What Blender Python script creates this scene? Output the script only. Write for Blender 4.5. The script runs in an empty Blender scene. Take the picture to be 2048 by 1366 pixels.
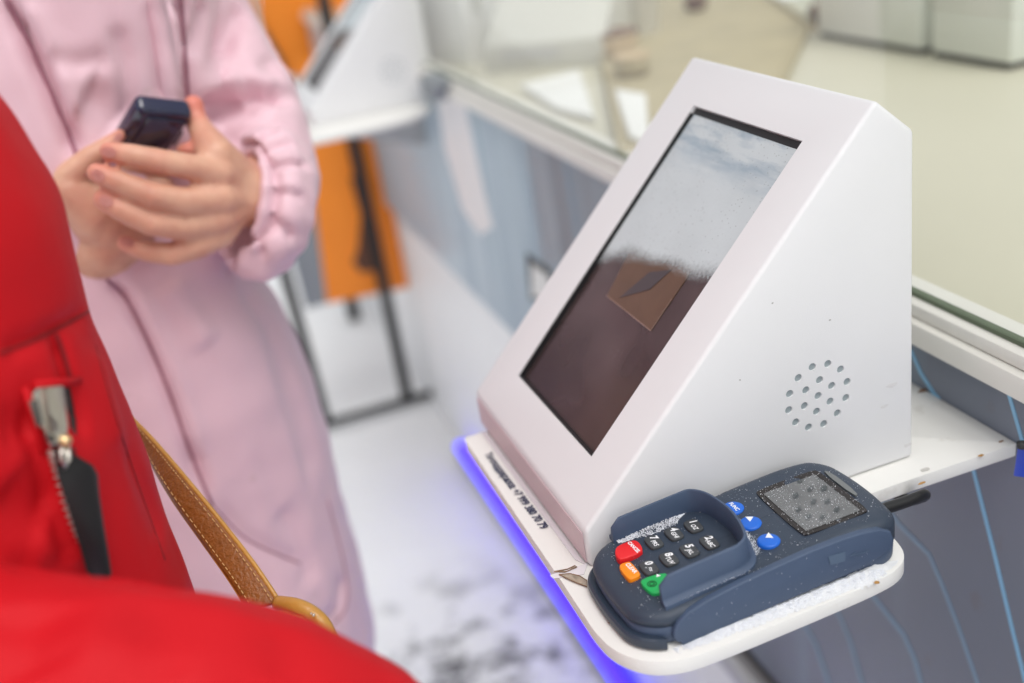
import bpy, bmesh, math, random
import numpy as np
from mathutils import Vector, Matrix, noise
from mathutils.bvhtree import BVHTree
random.seed(7); rng = np.random.default_rng(7)
C = bpy.context.scene.collection
S = bpy.context.scene

# ------------------------------------------------------------------ camera
FPX = 2180.04                                   # focal length in photo pixels (2048 wide)
CAM = np.array([-0.1623, -0.4887, 0.3794])      # metres; shelf top is z = 0
M = np.array([[0.9321, 0.2640, -0.2479],
              [-0.3313, 0.3453, -0.8781],
              [-0.1462, 0.9006, 0.4093]])
u, _, v = np.linalg.svd(M); M = u @ v
cd = bpy.data.cameras.new('camera'); cam = bpy.data.objects.new('camera', cd); C.objects.link(cam)
mw = Matrix.Identity(4)
for i in range(3):
    for j in range(3): mw[i][j] = M[i, j]
    mw[i][3] = CAM[i]
cam.matrix_world = mw
cd.sensor_width = 36; cd.lens = FPX / 2048 * 36
cd.clip_start = 0.02; cd.clip_end = 200
cd.dof.use_dof = True; cd.dof.focus_distance = 0.612; cd.dof.aperture_fstop = 3.2; cd.dof.aperture_blades = 0
S.camera = cam

# ------------------------------------------------------------------ world, sun, exposure
SUN_EL, SUN_AZ = 66, 170                        # degrees; azimuth clockwise from +Y
w = bpy.data.worlds.new('World'); S.world = w; w.use_nodes = True
nt = w.node_tree; nt.nodes.clear()
sky = nt.nodes.new('ShaderNodeTexSky'); sky.sky_type = 'NISHITA'; sky.sun_disc = False
sky.sun_elevation = math.radians(SUN_EL); sky.sun_rotation = math.radians(SUN_AZ)
sky.air_density = 1.0; sky.dust_density = 4.0; sky.ozone_density = 1.0
hs = nt.nodes.new('ShaderNodeHueSaturation'); hs.inputs['Saturation'].default_value = 0.17
bg = nt.nodes.new('ShaderNodeBackground'); bg.inputs['Strength'].default_value = 0.15
wo = nt.nodes.new('ShaderNodeOutputWorld')
nt.links.new(sky.outputs[0], hs.inputs['Color']); nt.links.new(hs.outputs[0], bg.inputs['Color'])
nt.links.new(bg.outputs[0], wo.inputs['Surface'])
sl = bpy.data.lights.new('sun', 'SUN'); sl.energy = 0.85; sl.angle = math.radians(40); sl.color = (1.0, 0.975, 0.94)
so = bpy.data.objects.new('sun', sl); C.objects.link(so)
sd = Vector((math.sin(math.radians(SUN_AZ)) * math.cos(math.radians(SUN_EL)),
             math.cos(math.radians(SUN_AZ)) * math.cos(math.radians(SUN_EL)), math.sin(math.radians(SUN_EL))))
so.rotation_euler = sd.to_track_quat('Z', 'Y').to_euler(); so.location = (0, 0, 5)
S.view_settings.view_transform = 'Standard'; S.view_settings.look = 'None'
S.view_settings.gamma = 1; S.view_settings.use_curve_mapping = False
S.view_settings.exposure = 0.15
S.render.engine = 'CYCLES'
S.cycles.use_denoising = True
S.cycles.max_bounces = 8; S.cycles.transparent_max_bounces = 16
S.cycles.caustics_reflective = False; S.cycles.caustics_refractive = False

# ------------------------------------------------------------------ calibrated rays (used at build time only)
def P(px, py, d):
    """point on the photo ray (px,py) at axial distance d metres"""
    return CAM + d * (M @ np.array([px - 1024, -(py - 683), -FPX]) / FPX)
def on(px, py, ax, val):
    """photo ray hits the plane coordinate[ax] == val"""
    d = M @ np.array([px - 1024, -(py - 683), -FPX]); return CAM + (val - CAM[ax]) / d[ax] * d

# ------------------------------------------------------------------ materials
def N(nt, t, **k):
    n = nt.nodes.new(t)
    for a, b in k.items():
        if a.startswith('i_'): n.inputs[a[2:].replace('_', ' ')].default_value = b
        else: setattr(n, a, b)
    return n
def mat(name, col, rough=0.5, metal=0.0, var=0.0, vscale=20, bump=0.0, bscale=200, coat=0.0, sheen=0.0, emit=None,
        estr=0, dirt=None, dscale=8, dlo=0.55, dhi=0.75, spec=0.5, sss=0.0, detail=4):
    m = bpy.data.materials.new(name); m.use_nodes = True; nt = m.node_tree
    b = nt.nodes['Principled BSDF']; L = nt.links.new
    b.inputs['Base Color'].default_value = (*col, 1); b.inputs['Roughness'].default_value = rough
    b.inputs['Metallic'].default_value = metal; b.inputs['Coat Weight'].default_value = coat
    b.inputs['Sheen Weight'].default_value = sheen; b.inputs['Specular IOR Level'].default_value = spec
    if sss: b.inputs['Subsurface Weight'].default_value = sss; b.inputs['Subsurface Radius'].default_value = (.01, .004, .002); b.inputs['Subsurface Scale'].default_value = 1
    tc = N(nt, 'ShaderNodeTexCoord')
    src = None
    if var or dirt:
        n1 = N(nt, 'ShaderNodeTexNoise', i_Scale=vscale, i_Detail=detail)
        L(tc.outputs['Object'], n1.inputs['Vector'])
        mx = N(nt, 'ShaderNodeMix', data_type='RGBA')
        mx.inputs[6].default_value = (*[c * (1 - var) for c in col], 1); mx.inputs[7].default_value = (*[min(1, c * (1 + var)) for c in col], 1)
        L(n1.outputs['Fac'], mx.inputs[0]); src = mx.outputs[2]
    if dirt:
        n2 = N(nt, 'ShaderNodeTexNoise', i_Scale=dscale, i_Detail=8, i_Roughness=0.65)
        L(tc.outputs['Object'], n2.inputs['Vector'])
        r = N(nt, 'ShaderNodeMapRange'); r.inputs['From Min'].default_value = dlo; r.inputs['From Max'].default_value = dhi
        L(n2.outputs['Fac'], r.inputs['Value'])
        m2 = N(nt, 'ShaderNodeMix', data_type='RGBA'); m2.inputs[7].default_value = (*dirt, 1)
        L(r.outputs[0], m2.inputs[0]); L(src, m2.inputs[6]); src = m2.outputs[2]
    if src: L(src, b.inputs['Base Color'])
    if bump:
        n3 = N(nt, 'ShaderNodeTexNoise', i_Scale=bscale, i_Detail=5)
        L(tc.outputs['Object'], n3.inputs['Vector'])
        bp = N(nt, 'ShaderNodeBump', i_Strength=bump, i_Distance=0.001)
        L(n3.outputs['Fac'], bp.inputs['Height']); L(bp.outputs[0], b.inputs['Normal'])
    if emit: b.inputs['Emission Color'].default_value = (*emit, 1); b.inputs['Emission Strength'].default_value = estr
    return m
def sRGB(r, g, b):
    f = lambda c: (c / 255 / 12.92) if c / 255 <= 0.04045 else ((c / 255 + 0.055) / 1.055) ** 2.4
    return (f(r), f(g), f(b))
MT = {}
MT['white'] = mat('white powder coat', (0.80, 0.80, 0.81), 0.42, bump=0.12, bscale=1800, var=0.015, vscale=9, dirt=(0.55, 0.54, 0.52), dscale=14, dlo=0.72, dhi=0.95)
MT['shelf'] = mat('white laminate', (0.80, 0.79, 0.76), 0.45, var=0.05, vscale=12, dirt=(0.5, 0.46, 0.40), dscale=34, dlo=0.60, dhi=0.85, bump=0.1, bscale=500)
MT['slate'] = mat('slate blue plastic', (0.030, 0.045, 0.072), 0.42, bump=0.25, bscale=3500, var=0.10, vscale=60)
MT['slate_lit'] = mat('lit slate plastic', (0.056, 0.086, 0.150), 0.5, bump=0.25, bscale=3500, var=0.06, vscale=60)  # same slate plastic, side light put into a lighter colour
MT['key'] = mat('grey rubber key', (0.055, 0.060, 0.066), 0.6, bump=0.3, bscale=4000)
MT['red'] = mat('red rubber key', (0.75, 0.015, 0.02), 0.45, bump=0.15, bscale=3000)
MT['orange'] = mat('orange rubber key', (0.95, 0.27, 0.005), 0.45, bump=0.15, bscale=3000)
MT['green'] = mat('green rubber key', (0.012, 0.42, 0.10), 0.45, bump=0.15, bscale=3000)
MT['greenline'] = mat('dark green print', (0.004, 0.12, 0.03), 0.5)
MT['blue'] = mat('blue rubber button', (0.008, 0.13, 0.62), 0.42, bump=0.15, bscale=3000)
MT['print'] = mat('white print', (0.85, 0.86, 0.88), 0.6)
MT['black'] = mat('black rubber', (0.012, 0.012, 0.013), 0.4)
MT['bezel'] = mat('brown black bezel', (0.018, 0.014, 0.013), 0.25)
MT['textink'] = mat('dark blue ink', (0.02, 0.03, 0.08), 0.6)
MT['hole'] = mat('grey grille cloth', (0.33, 0.38, 0.40), 0.8, bump=0.3, bscale=3000)
MT['tape'] = mat('clear tape', (0.72, 0.69, 0.72), 0.2, var=0.05, vscale=30, bump=0.2, bscale=120)
MT['pinkshade'] = mat('pink shaded lip', (0.62, 0.47, 0.50), 0.35, var=0.08, vscale=25, bump=0.2, bscale=120)
MT['snowc'] = mat('snow crystals', (0.85, 0.87, 0.92), 0.5, spec=0.6)
MT['skin'] = mat('skin', (0.66, 0.37, 0.255), 0.5, var=0.12, vscale=28, bump=0.15, bscale=900, sss=0.25)
def m_skin():
    m = mat('skin', (0.66, 0.37, 0.255), 0.45, bump=0.25, bscale=1400, sss=0.2); nt = m.node_tree; L = nt.links.new; b = nt.nodes['Principled BSDF']
    tc = N(nt, 'ShaderNodeTexCoord'); n = N(nt, 'ShaderNodeTexNoise', i_Scale=45, i_Detail=5); L(tc.outputs['Object'], n.inputs['Vector'])
    cr = N(nt, 'ShaderNodeValToRGB'); e = cr.color_ramp.elements; e[0].position = .35; e[0].color = (0.61, 0.31, 0.215, 1); e[1].position = .65; e[1].color = (0.71, 0.42, 0.29, 1); L(n.outputs['Fac'], cr.inputs[0])
    a = N(nt, 'ShaderNodeAttribute', attribute_name='ruddy'); mx = N(nt, 'ShaderNodeMix', data_type='RGBA'); mx.inputs[7].default_value = (0.72, 0.20, 0.15, 1)
    mu = N(nt, 'ShaderNodeMath', operation='MULTIPLY'); mu.inputs[1].default_value = .75; L(a.outputs['Fac'], mu.inputs[0]); L(mu.outputs[0], mx.inputs[0]); L(cr.outputs[0], mx.inputs[6]); L(mx.outputs[2], b.inputs['Base Color'])
    return m
MT['skin'] = m_skin()
MT['nail'] = mat('finger nail', (0.78, 0.36, 0.31), 0.22)
MT['pink'] = mat('pink nylon', (0.77, 0.525, 0.59), 0.55, var=0.06, vscale=7, dirt=(0.50, 0.36, 0.33), dscale=22, dlo=0.64, dhi=0.85, bump=0.2, bscale=300, sheen=0.2)
MT['redc'] = mat('red shell fabric', (0.56, 0.006, 0.012), 0.65, var=0.12, vscale=6, bump=0.25, bscale=700, spec=0.2)
MT['navy'] = mat('glossy navy plastic', (0.008, 0.010, 0.045), 0.12, coat=0.6)
MT['leather'] = mat('tan leather', (0.25, 0.082, 0.012), 0.42, var=0.35, vscale=300, bump=1.0, bscale=480, detail=6)
MT['leather2'] = mat('pale tan leather edge', (0.50, 0.25, 0.05), 0.35, var=0.15, vscale=60, bump=0.5, bscale=300)
MT['thread'] = mat('tan thread', (0.55, 0.32, 0.12), 0.7)
MT['metal'] = mat('brushed metal', (0.62, 0.58, 0.52), 0.28, 1.0, bump=0.2, bscale=900)
MT['brass'] = mat('pale brass', (0.85, 0.62, 0.33), 0.3, 1.0)
MT['sill'] = mat('cream white sill', (0.78, 0.76, 0.71), 0.4, var=0.03)
MT['plinth'] = mat('white plinth', (0.90, 0.90, 0.91), 0.5, var=0.03)
MT['panel'] = None
MT['line'] = mat('light blue print', (0.24, 0.48, 0.70), 0.3, var=0.1, vscale=9)
MT['line2'] = mat('faint blue print', (0.20, 0.30, 0.41), 0.3, var=0.1, vscale=9)
MT['paleblade'] = mat('pale blade', (0.84, 0.82, 0.83), 0.3)
MT['greymetal'] = mat('grey aluminium rail', (0.50, 0.50, 0.49), 0.4, 0.3)
MT['dark'] = mat('dark grey', (0.03, 0.03, 0.032), 0.6)
MT['desk'] = mat('cream desk laminate', (0.60, 0.575, 0.46), 0.4, var=0.04, vscale=4)
MT['olive'] = mat('olive wood tray', (0.42, 0.36, 0.22), 0.6, var=0.25, vscale=14)
MT['boxgrey'] = mat('warm grey casing', (0.55, 0.545, 0.49), 0.5)
MT['paper'] = mat('white paper', (0.82, 0.82, 0.80), 0.7)
MT['tan'] = mat('tan cardboard', (0.55, 0.42, 0.26), 0.8, var=0.1)
MT['brown'] = mat('dark brown', (0.12, 0.05, 0.025), 0.6)
MT['greenwhite'] = mat('greenish white casing', (0.72, 0.75, 0.69), 0.4)
MT['banner'] = mat('orange banner print', (0.95, 0.265, 0.018), 0.6, var=0.12, vscale=9)
MT['bannergrey'] = mat('grey banner print', (0.25, 0.27, 0.29), 0.6)
MT['bannerpale'] = mat('pale orange banner print', (0.85, 0.52, 0.28), 0.6)
MT['led'] = mat('violet led', (0.1, 0.05, 0.6), 0.4, emit=(0.026, 0.008, 1.0), estr=2.8)
MT['bluetag'] = mat('blue plastic tag', (0.004, 0.05, 0.55), 0.35)
MT['rust'] = mat('rust stain', (0.42, 0.22, 0.06), 0.8, var=0.4, vscale=300)
MT['petal'] = mat('dry petal', (0.62, 0.52, 0.42), 0.7, var=0.3, vscale=250)
MT['petaledge'] = mat('dry brown fibre', (0.25, 0.14, 0.08), 0.8, var=0.4, vscale=400)
MT['cloth_dark'] = mat('dark trousers', (0.03, 0.035, 0.05), 0.9, bump=0.3)
MT['boot'] = mat('dark boots', (0.03, 0.025, 0.022), 0.6)
MT['hair'] = mat('brown hair', (0.08, 0.045, 0.025), 0.6, var=0.3, vscale=80)

def m_ground():
    m = bpy.data.materials.new('trodden snow'); m.use_nodes = True; nt = m.node_tree; L = nt.links.new
    b = nt.nodes['Principled BSDF']; b.inputs['Roughness'].default_value = 0.75
    g = N(nt, 'ShaderNodeNewGeometry')
    # a patch of scuffed slush in front of the counter
    mp = N(nt, 'ShaderNodeMapping'); mp.inputs['Location'].default_value = (-0.10, -0.86, 0)
    mp.vector_type = 'POINT'
    L(g.outputs['Position'], mp.inputs['Vector'])
    sc = N(nt, 'ShaderNodeVectorMath', operation='MULTIPLY'); sc.inputs[1].default_value = (3.2, 2.5, 0)
    L(mp.outputs[0], sc.inputs[0])
    ln = N(nt, 'ShaderNodeVectorMath', operation='LENGTH'); L(sc.outputs[0], ln.inputs[0])
    fall = N(nt, 'ShaderNodeMapRange'); fall.inputs['From Min'].default_value = 0.35; fall.inputs['From Max'].default_value = 1.1
    fall.inputs['To Min'].default_value = 1; fall.inputs['To Max'].default_value = 0
    L(ln.outputs['Value'], fall.inputs['Value'])
    n1 = N(nt, 'ShaderNodeTexNoise', i_Scale=13, i_Detail=9, i_Roughness=0.68); L(g.outputs['Position'], n1.inputs['Vector'])
    th = N(nt, 'ShaderNodeMapRange'); th.inputs['From Min'].default_value = 0.49; th.inputs['From Max'].default_value = 0.60
    L(n1.outputs['Fac'], th.inputs['Value'])
    mu = N(nt, 'ShaderNodeMath', operation='MULTIPLY'); L(th.outputs[0], mu.inputs[0]); L(fall.outputs[0], mu.inputs[1])
    n2 = N(nt, 'ShaderNodeTexNoise', i_Scale=3, i_Detail=4); L(g.outputs['Position'], n2.inputs['Vector'])
    base = N(nt, 'ShaderNodeMix', data_type='RGBA'); base.inputs[6].default_value = (0.84, 0.85, 0.86, 1); base.inputs[7].default_value = (0.91, 0.91, 0.91, 1)
    L(n2.outputs['Fac'], base.inputs[0])
    mx = N(nt, 'ShaderNodeMix', data_type='RGBA'); mx.inputs[7].default_value = (0.09, 0.09, 0.092, 1)
    L(mu.outputs[0], mx.inputs[0]); L(base.outputs[2], mx.inputs[6]); L(mx.outputs[2], b.inputs['Base Color'])
    bp = N(nt, 'ShaderNodeBump', i_Strength=0.5, i_Distance=0.02); L(n1.outputs['Fac'], bp.inputs['Height']); L(bp.outputs[0], b.inputs['Normal'])
    return m
MT['snow'] = m_ground()
def m_panel():
    """glossy printed laminate: slate grey at the near end, print bands paling further along, sky reflection put into the colour"""
    m = bpy.data.materials.new('printed laminate panel'); m.use_nodes = True; nt = m.node_tree; L = nt.links.new
    b = nt.nodes['Principled BSDF']; b.inputs['Roughness'].default_value = 0.30
    g = N(nt, 'ShaderNodeNewGeometry'); sp = N(nt, 'ShaderNodeSeparateXYZ'); L(g.outputs['Position'], sp.inputs[0])
    mp = N(nt, 'ShaderNodeMapping'); mp.inputs['Scale'].default_value = (1, 7, 0.8); mp.inputs['Rotation'].default_value = (0.25, 0, 0); L(g.outputs['Position'], mp.inputs['Vector'])
    n1 = N(nt, 'ShaderNodeTexNoise', i_Scale=1.6, i_Detail=3); L(mp.outputs[0], n1.inputs['Vector'])
    ad = N(nt, 'ShaderNodeMath', operation='MULTIPLY_ADD'); ad.inputs[1].default_value = 1.7; L(n1.outputs['Fac'], ad.inputs[0]); L(sp.outputs['Y'], ad.inputs[2])
    r = N(nt, 'ShaderNodeMapRange'); r.inputs['From Min'].default_value = 1.05; r.inputs['From Max'].default_value = 2.15; L(ad.outputs[0], r.inputs['Value'])
    cr = N(nt, 'ShaderNodeValToRGB'); e = cr.color_ramp.elements
    e[0].position = 0; e[0].color = (0.165, 0.185, 0.235, 1); e[1].position = 1; e[1].color = (0.44, 0.52, 0.58, 1)  # pale end: grazing sky reflection put into the colour
    k = e.new(.45); k.color = (0.24, 0.34, 0.42, 1); k = e.new(.6); k.color = (0.42, 0.51, 0.57, 1); k = e.new(.75); k.color = (0.30, 0.39, 0.47, 1)
    L(r.outputs[0], cr.inputs[0])
    n2 = N(nt, 'ShaderNodeTexNoise', i_Scale=30, i_Detail=6); L(g.outputs['Position'], n2.inputs['Vector'])
    d = N(nt, 'ShaderNodeMapRange'); d.inputs['From Min'].default_value = .66; d.inputs['From Max'].default_value = .85; L(n2.outputs['Fac'], d.inputs['Value'])
    mx = N(nt, 'ShaderNodeMix', data_type='RGBA'); mx.inputs[7].default_value = (.16, .14, .15, 1); L(d.outputs[0], mx.inputs[0]); L(cr.outputs[0], mx.inputs[6]); L(mx.outputs[2], b.inputs['Base Color'])
    return m
MT['panel'] = m_panel()

def m_glass():
    m = bpy.data.materials.new('window glass'); m.use_nodes = True; nt = m.node_tree; nt.nodes.clear(); L = nt.links.new
    o = N(nt, 'ShaderNodeOutputMaterial'); mix = N(nt, 'ShaderNodeMixShader'); fr = N(nt, 'ShaderNodeFresnel', i_IOR=1.5)
    t = N(nt, 'ShaderNodeBsdfTransparent'); t.inputs[0].default_value = (0.975, 0.985, 0.97, 1)
    g = N(nt, 'ShaderNodeBsdfGlossy'); g.inputs['Roughness'].default_value = 0.0; g.inputs['Color'].default_value = (1, 1, 1, 1)
    ge = N(nt, 'ShaderNodeNewGeometry'); iv = N(nt, 'ShaderNodeMath', operation='SUBTRACT'); iv.inputs[0].default_value = 1; L(ge.outputs['Backfacing'], iv.inputs[1])
    ml = N(nt, 'ShaderNodeMath', operation='MULTIPLY'); L(fr.outputs[0], ml.inputs[0]); L(iv.outputs[0], ml.inputs[1])
    L(ml.outputs[0], mix.inputs[0]); L(t.outputs[0], mix.inputs[1]); L(g.outputs[0], mix.inputs[2]); L(mix.outputs[0], o.inputs[0])
    return m
MT['glass'] = m_glass()

def m_screen():
    """dark display: reddish brown with faint clouds, glossy glass on top (object X = 0..1 across, Y = 0..1 up)"""
    m = bpy.data.materials.new('dark display glass'); m.use_nodes = True; nt = m.node_tree; L = nt.links.new
    b = nt.nodes['Principled BSDF']; b.inputs['Roughness'].default_value = 0.22; b.inputs['Coat Weight'].default_value = 0.3; b.inputs['Coat Roughness'].default_value = 0.12
    tc = N(nt, 'ShaderNodeTexCoord')
    n1 = N(nt, 'ShaderNodeTexNoise', i_Scale=14, i_Detail=2); L(tc.outputs['Object'], n1.inputs['Vector'])
    r = N(nt, 'ShaderNodeValToRGB'); e = r.color_ramp.elements
    e[0].position = 0.32; e[0].color = (0.032, 0.022, 0.023, 1); e[1].position = 0.68; e[1].color = (0.078, 0.053, 0.053, 1)
    L(n1.outputs['Fac'], r.inputs[0]); L(r.outputs[0], b.inputs['Base Color'])
    return m
MT['screen'] = m_screen()

def m_frosty_reflection(w, h):
    """frosty reflection film: pale sky reflection put into the colour towards the top, rime specks, ragged lower rim, blue-grey smears, pin holes.  Object coords: x across 0..w, y up 0..h"""
    m = bpy.data.materials.new('frosty reflection film'); m.use_nodes = True; nt = m.node_tree; nt.nodes.clear(); L = nt.links.new
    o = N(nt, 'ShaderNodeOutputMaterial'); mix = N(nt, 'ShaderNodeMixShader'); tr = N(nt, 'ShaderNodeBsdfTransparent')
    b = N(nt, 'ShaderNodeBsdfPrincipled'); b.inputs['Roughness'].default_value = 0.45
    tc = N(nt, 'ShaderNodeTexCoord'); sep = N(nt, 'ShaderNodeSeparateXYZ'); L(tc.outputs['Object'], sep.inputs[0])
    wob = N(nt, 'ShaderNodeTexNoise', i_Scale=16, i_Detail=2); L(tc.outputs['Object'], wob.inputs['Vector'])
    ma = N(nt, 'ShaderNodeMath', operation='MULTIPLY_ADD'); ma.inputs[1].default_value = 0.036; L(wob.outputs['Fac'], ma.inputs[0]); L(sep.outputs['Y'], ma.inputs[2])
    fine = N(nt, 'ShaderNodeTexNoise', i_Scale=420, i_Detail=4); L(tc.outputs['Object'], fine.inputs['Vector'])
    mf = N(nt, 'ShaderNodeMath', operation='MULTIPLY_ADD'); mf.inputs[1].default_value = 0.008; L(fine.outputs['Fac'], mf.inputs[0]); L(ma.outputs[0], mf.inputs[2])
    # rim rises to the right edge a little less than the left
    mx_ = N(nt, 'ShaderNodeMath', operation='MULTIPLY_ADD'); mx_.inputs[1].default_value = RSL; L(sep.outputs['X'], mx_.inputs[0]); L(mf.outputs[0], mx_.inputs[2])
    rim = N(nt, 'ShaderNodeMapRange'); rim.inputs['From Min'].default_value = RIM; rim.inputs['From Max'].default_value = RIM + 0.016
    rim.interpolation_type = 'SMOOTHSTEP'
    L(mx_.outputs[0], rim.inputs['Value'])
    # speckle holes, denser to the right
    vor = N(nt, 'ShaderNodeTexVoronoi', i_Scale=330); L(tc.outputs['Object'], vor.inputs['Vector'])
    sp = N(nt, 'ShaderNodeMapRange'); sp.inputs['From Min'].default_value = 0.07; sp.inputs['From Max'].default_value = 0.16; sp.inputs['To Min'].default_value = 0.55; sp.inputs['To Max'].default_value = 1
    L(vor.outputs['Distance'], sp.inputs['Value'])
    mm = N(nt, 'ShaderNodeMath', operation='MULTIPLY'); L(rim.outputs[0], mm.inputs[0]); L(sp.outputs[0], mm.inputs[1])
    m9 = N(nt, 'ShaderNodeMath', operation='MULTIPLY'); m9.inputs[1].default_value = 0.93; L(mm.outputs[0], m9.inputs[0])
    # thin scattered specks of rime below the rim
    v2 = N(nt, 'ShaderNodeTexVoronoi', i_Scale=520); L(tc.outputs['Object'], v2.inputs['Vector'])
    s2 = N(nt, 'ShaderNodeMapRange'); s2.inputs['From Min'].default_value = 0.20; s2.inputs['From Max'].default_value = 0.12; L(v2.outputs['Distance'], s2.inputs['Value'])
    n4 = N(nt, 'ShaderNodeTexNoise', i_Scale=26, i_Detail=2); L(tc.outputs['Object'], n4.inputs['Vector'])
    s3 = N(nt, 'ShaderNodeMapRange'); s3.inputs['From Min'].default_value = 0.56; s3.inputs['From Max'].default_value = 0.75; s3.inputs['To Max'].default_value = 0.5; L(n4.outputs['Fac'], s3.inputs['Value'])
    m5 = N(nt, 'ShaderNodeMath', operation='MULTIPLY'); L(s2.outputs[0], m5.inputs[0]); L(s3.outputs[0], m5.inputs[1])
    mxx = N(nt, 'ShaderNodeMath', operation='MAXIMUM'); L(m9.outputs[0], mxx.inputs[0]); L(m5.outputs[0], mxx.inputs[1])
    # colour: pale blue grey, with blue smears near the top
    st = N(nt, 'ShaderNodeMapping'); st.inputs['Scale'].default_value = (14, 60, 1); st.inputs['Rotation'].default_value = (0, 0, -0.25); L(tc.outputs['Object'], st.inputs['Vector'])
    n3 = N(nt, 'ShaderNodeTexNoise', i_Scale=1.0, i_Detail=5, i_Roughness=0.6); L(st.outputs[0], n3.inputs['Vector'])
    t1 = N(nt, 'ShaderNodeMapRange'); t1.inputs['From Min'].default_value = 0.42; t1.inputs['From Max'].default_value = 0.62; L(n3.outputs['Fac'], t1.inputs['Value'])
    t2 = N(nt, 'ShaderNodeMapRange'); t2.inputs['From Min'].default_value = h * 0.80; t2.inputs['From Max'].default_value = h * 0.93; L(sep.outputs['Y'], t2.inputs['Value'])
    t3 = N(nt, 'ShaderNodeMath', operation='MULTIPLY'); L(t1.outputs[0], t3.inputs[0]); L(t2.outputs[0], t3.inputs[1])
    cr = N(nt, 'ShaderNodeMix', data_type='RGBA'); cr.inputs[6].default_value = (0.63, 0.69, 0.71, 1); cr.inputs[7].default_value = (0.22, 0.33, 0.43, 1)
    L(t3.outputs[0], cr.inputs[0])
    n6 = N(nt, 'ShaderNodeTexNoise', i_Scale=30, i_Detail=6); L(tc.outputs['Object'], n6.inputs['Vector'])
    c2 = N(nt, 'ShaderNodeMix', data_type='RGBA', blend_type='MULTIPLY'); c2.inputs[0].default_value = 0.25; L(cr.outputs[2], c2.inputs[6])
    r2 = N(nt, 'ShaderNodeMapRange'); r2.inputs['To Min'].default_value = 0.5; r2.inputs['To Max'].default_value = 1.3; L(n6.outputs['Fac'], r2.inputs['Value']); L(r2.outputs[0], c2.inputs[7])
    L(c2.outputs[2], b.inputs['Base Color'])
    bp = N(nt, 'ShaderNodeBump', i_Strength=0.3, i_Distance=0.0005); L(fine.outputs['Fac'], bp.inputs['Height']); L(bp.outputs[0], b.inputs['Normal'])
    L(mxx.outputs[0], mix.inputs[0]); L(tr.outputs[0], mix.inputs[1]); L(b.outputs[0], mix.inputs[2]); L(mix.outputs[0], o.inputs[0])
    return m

def m_lcd():
    m = bpy.data.materials.new('grey lcd'); m.use_nodes = True; nt = m.node_tree; L = nt.links.new
    b = nt.nodes['Principled BSDF']; b.inputs['Roughness'].default_value = 0.05; b.inputs['Specular IOR Level'].default_value = 1.0; b.inputs['Coat Weight'].default_value = 0.8; b.inputs['Coat IOR'].default_value = 1.85; b.inputs['Coat Roughness'].default_value = 0.04
    tc = N(nt, 'ShaderNodeTexCoord')
    n1 = N(nt, 'ShaderNodeTexNoise', i_Scale=90, i_Detail=3); L(tc.outputs['Object'], n1.inputs['Vector'])
    r = N(nt, 'ShaderNodeValToRGB'); e = r.color_ramp.elements
    e[0].position = 0.35; e[0].color = (0.06, 0.065, 0.067, 1); e[1].position = 0.65; e[1].color = (0.10, 0.105, 0.108, 1)
    L(n1.outputs['Fac'], r.inputs[0]); L(r.outputs[0], b.inputs['Base Color'])
    return m
MT['lcd'] = m_lcd()

# ------------------------------------------------------------------ helpers: objects
def tag(o, label=None, cat=None, group=None, kind=None):
    if label: o['label'] = label
    if cat: o['category'] = cat
    if group: o['group'] = group
    if kind: o['kind'] = kind
    return o
def thing(name, loc, label, cat, group=None, rz=0):
    o = bpy.data.objects.new(name, None); C.objects.link(o); o.location = loc; o.rotation_euler = (0, 0, rz)
    o.empty_display_size = 0.02
    bpy.context.view_layer.update()
    return tag(o, label, cat, group)
def link(name, me, m, parent=None, smooth=True, keep=True):
    """link a mesh whose vertices are in WORLD coordinates; keeps them in place under the parent"""
    o = bpy.data.objects.new(name, me); C.objects.link(o)
    if m is not None and not me.materials: me.materials.append(m)
    if smooth: me.polygons.foreach_set('use_smooth', [True] * len(me.polygons))
    if parent is not None:
        o.parent = parent
        if keep: o.matrix_parent_inverse = world_of(parent).inverted()
    return o
def world_of(o):
    mt = Matrix.LocRotScale(o.location, o.rotation_euler, o.scale)
    if o.parent: mt = world_of(o.parent) @ o.matrix_parent_inverse @ mt
    return mt
def mesh(name, vs, fs):
    me = bpy.data.meshes.new(name); me.from_pydata([tuple(map(float, v)) for v in vs], [], [tuple(f) for f in fs]); me.validate(); me.update()
    return me
def bm_link(name, bm, m, parent=None, smooth=False, bevel=0, seg=2, angle=35):
    if bevel:
        es = [e for e in bm.edges if len(e.link_faces) == 2 and e.calc_face_angle(0) > math.radians(angle)]
        bmesh.ops.bevel(bm, geom=es, offset=bevel, segments=seg, affect='EDGES', profile=0.5, clamp_overlap=True)
    bmesh.ops.recalc_face_normals(bm, faces=bm.faces)
    me = bpy.data.meshes.new(name); bm.to_mesh(me); bm.free()
    o = link(name, me, m, parent, smooth=smooth or bool(bevel))
    if bevel and not smooth:
        me.set_sharp_from_angle(angle=math.radians(30))
    return o
def add_box(bm, a, b):
    r = bmesh.ops.create_cube(bm, size=1)['verts']
    a = np.array(a, float); b = np.array(b, float); c = (a + b) / 2; s = np.abs(b - a)
    for v_ in r: v_.co = Vector(c + np.array(v_.co) * s)
    return r
def box(name, a, b, m, parent=None, bevel=0.0, seg=2):
    bm = bmesh.new(); add_box(bm, a, b); return bm_link(name, bm, m, parent, bevel=bevel, seg=seg)
def prism(bm, pts, dvec):
    """closed prism from a planar 3d polygon and an extrusion vector"""
    vs = [bm.verts.new(Vector(p)) for p in pts]; f = bm.faces.new(vs)
    r = bmesh.ops.extrude_face_region(bm, geom=[f]); nv = [g for g in r['geom'] if isinstance(g, bmesh.types.BMVert)]
    bmesh.ops.translate(bm, verts=nv, vec=Vector(dvec))
    return vs + nv
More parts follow.
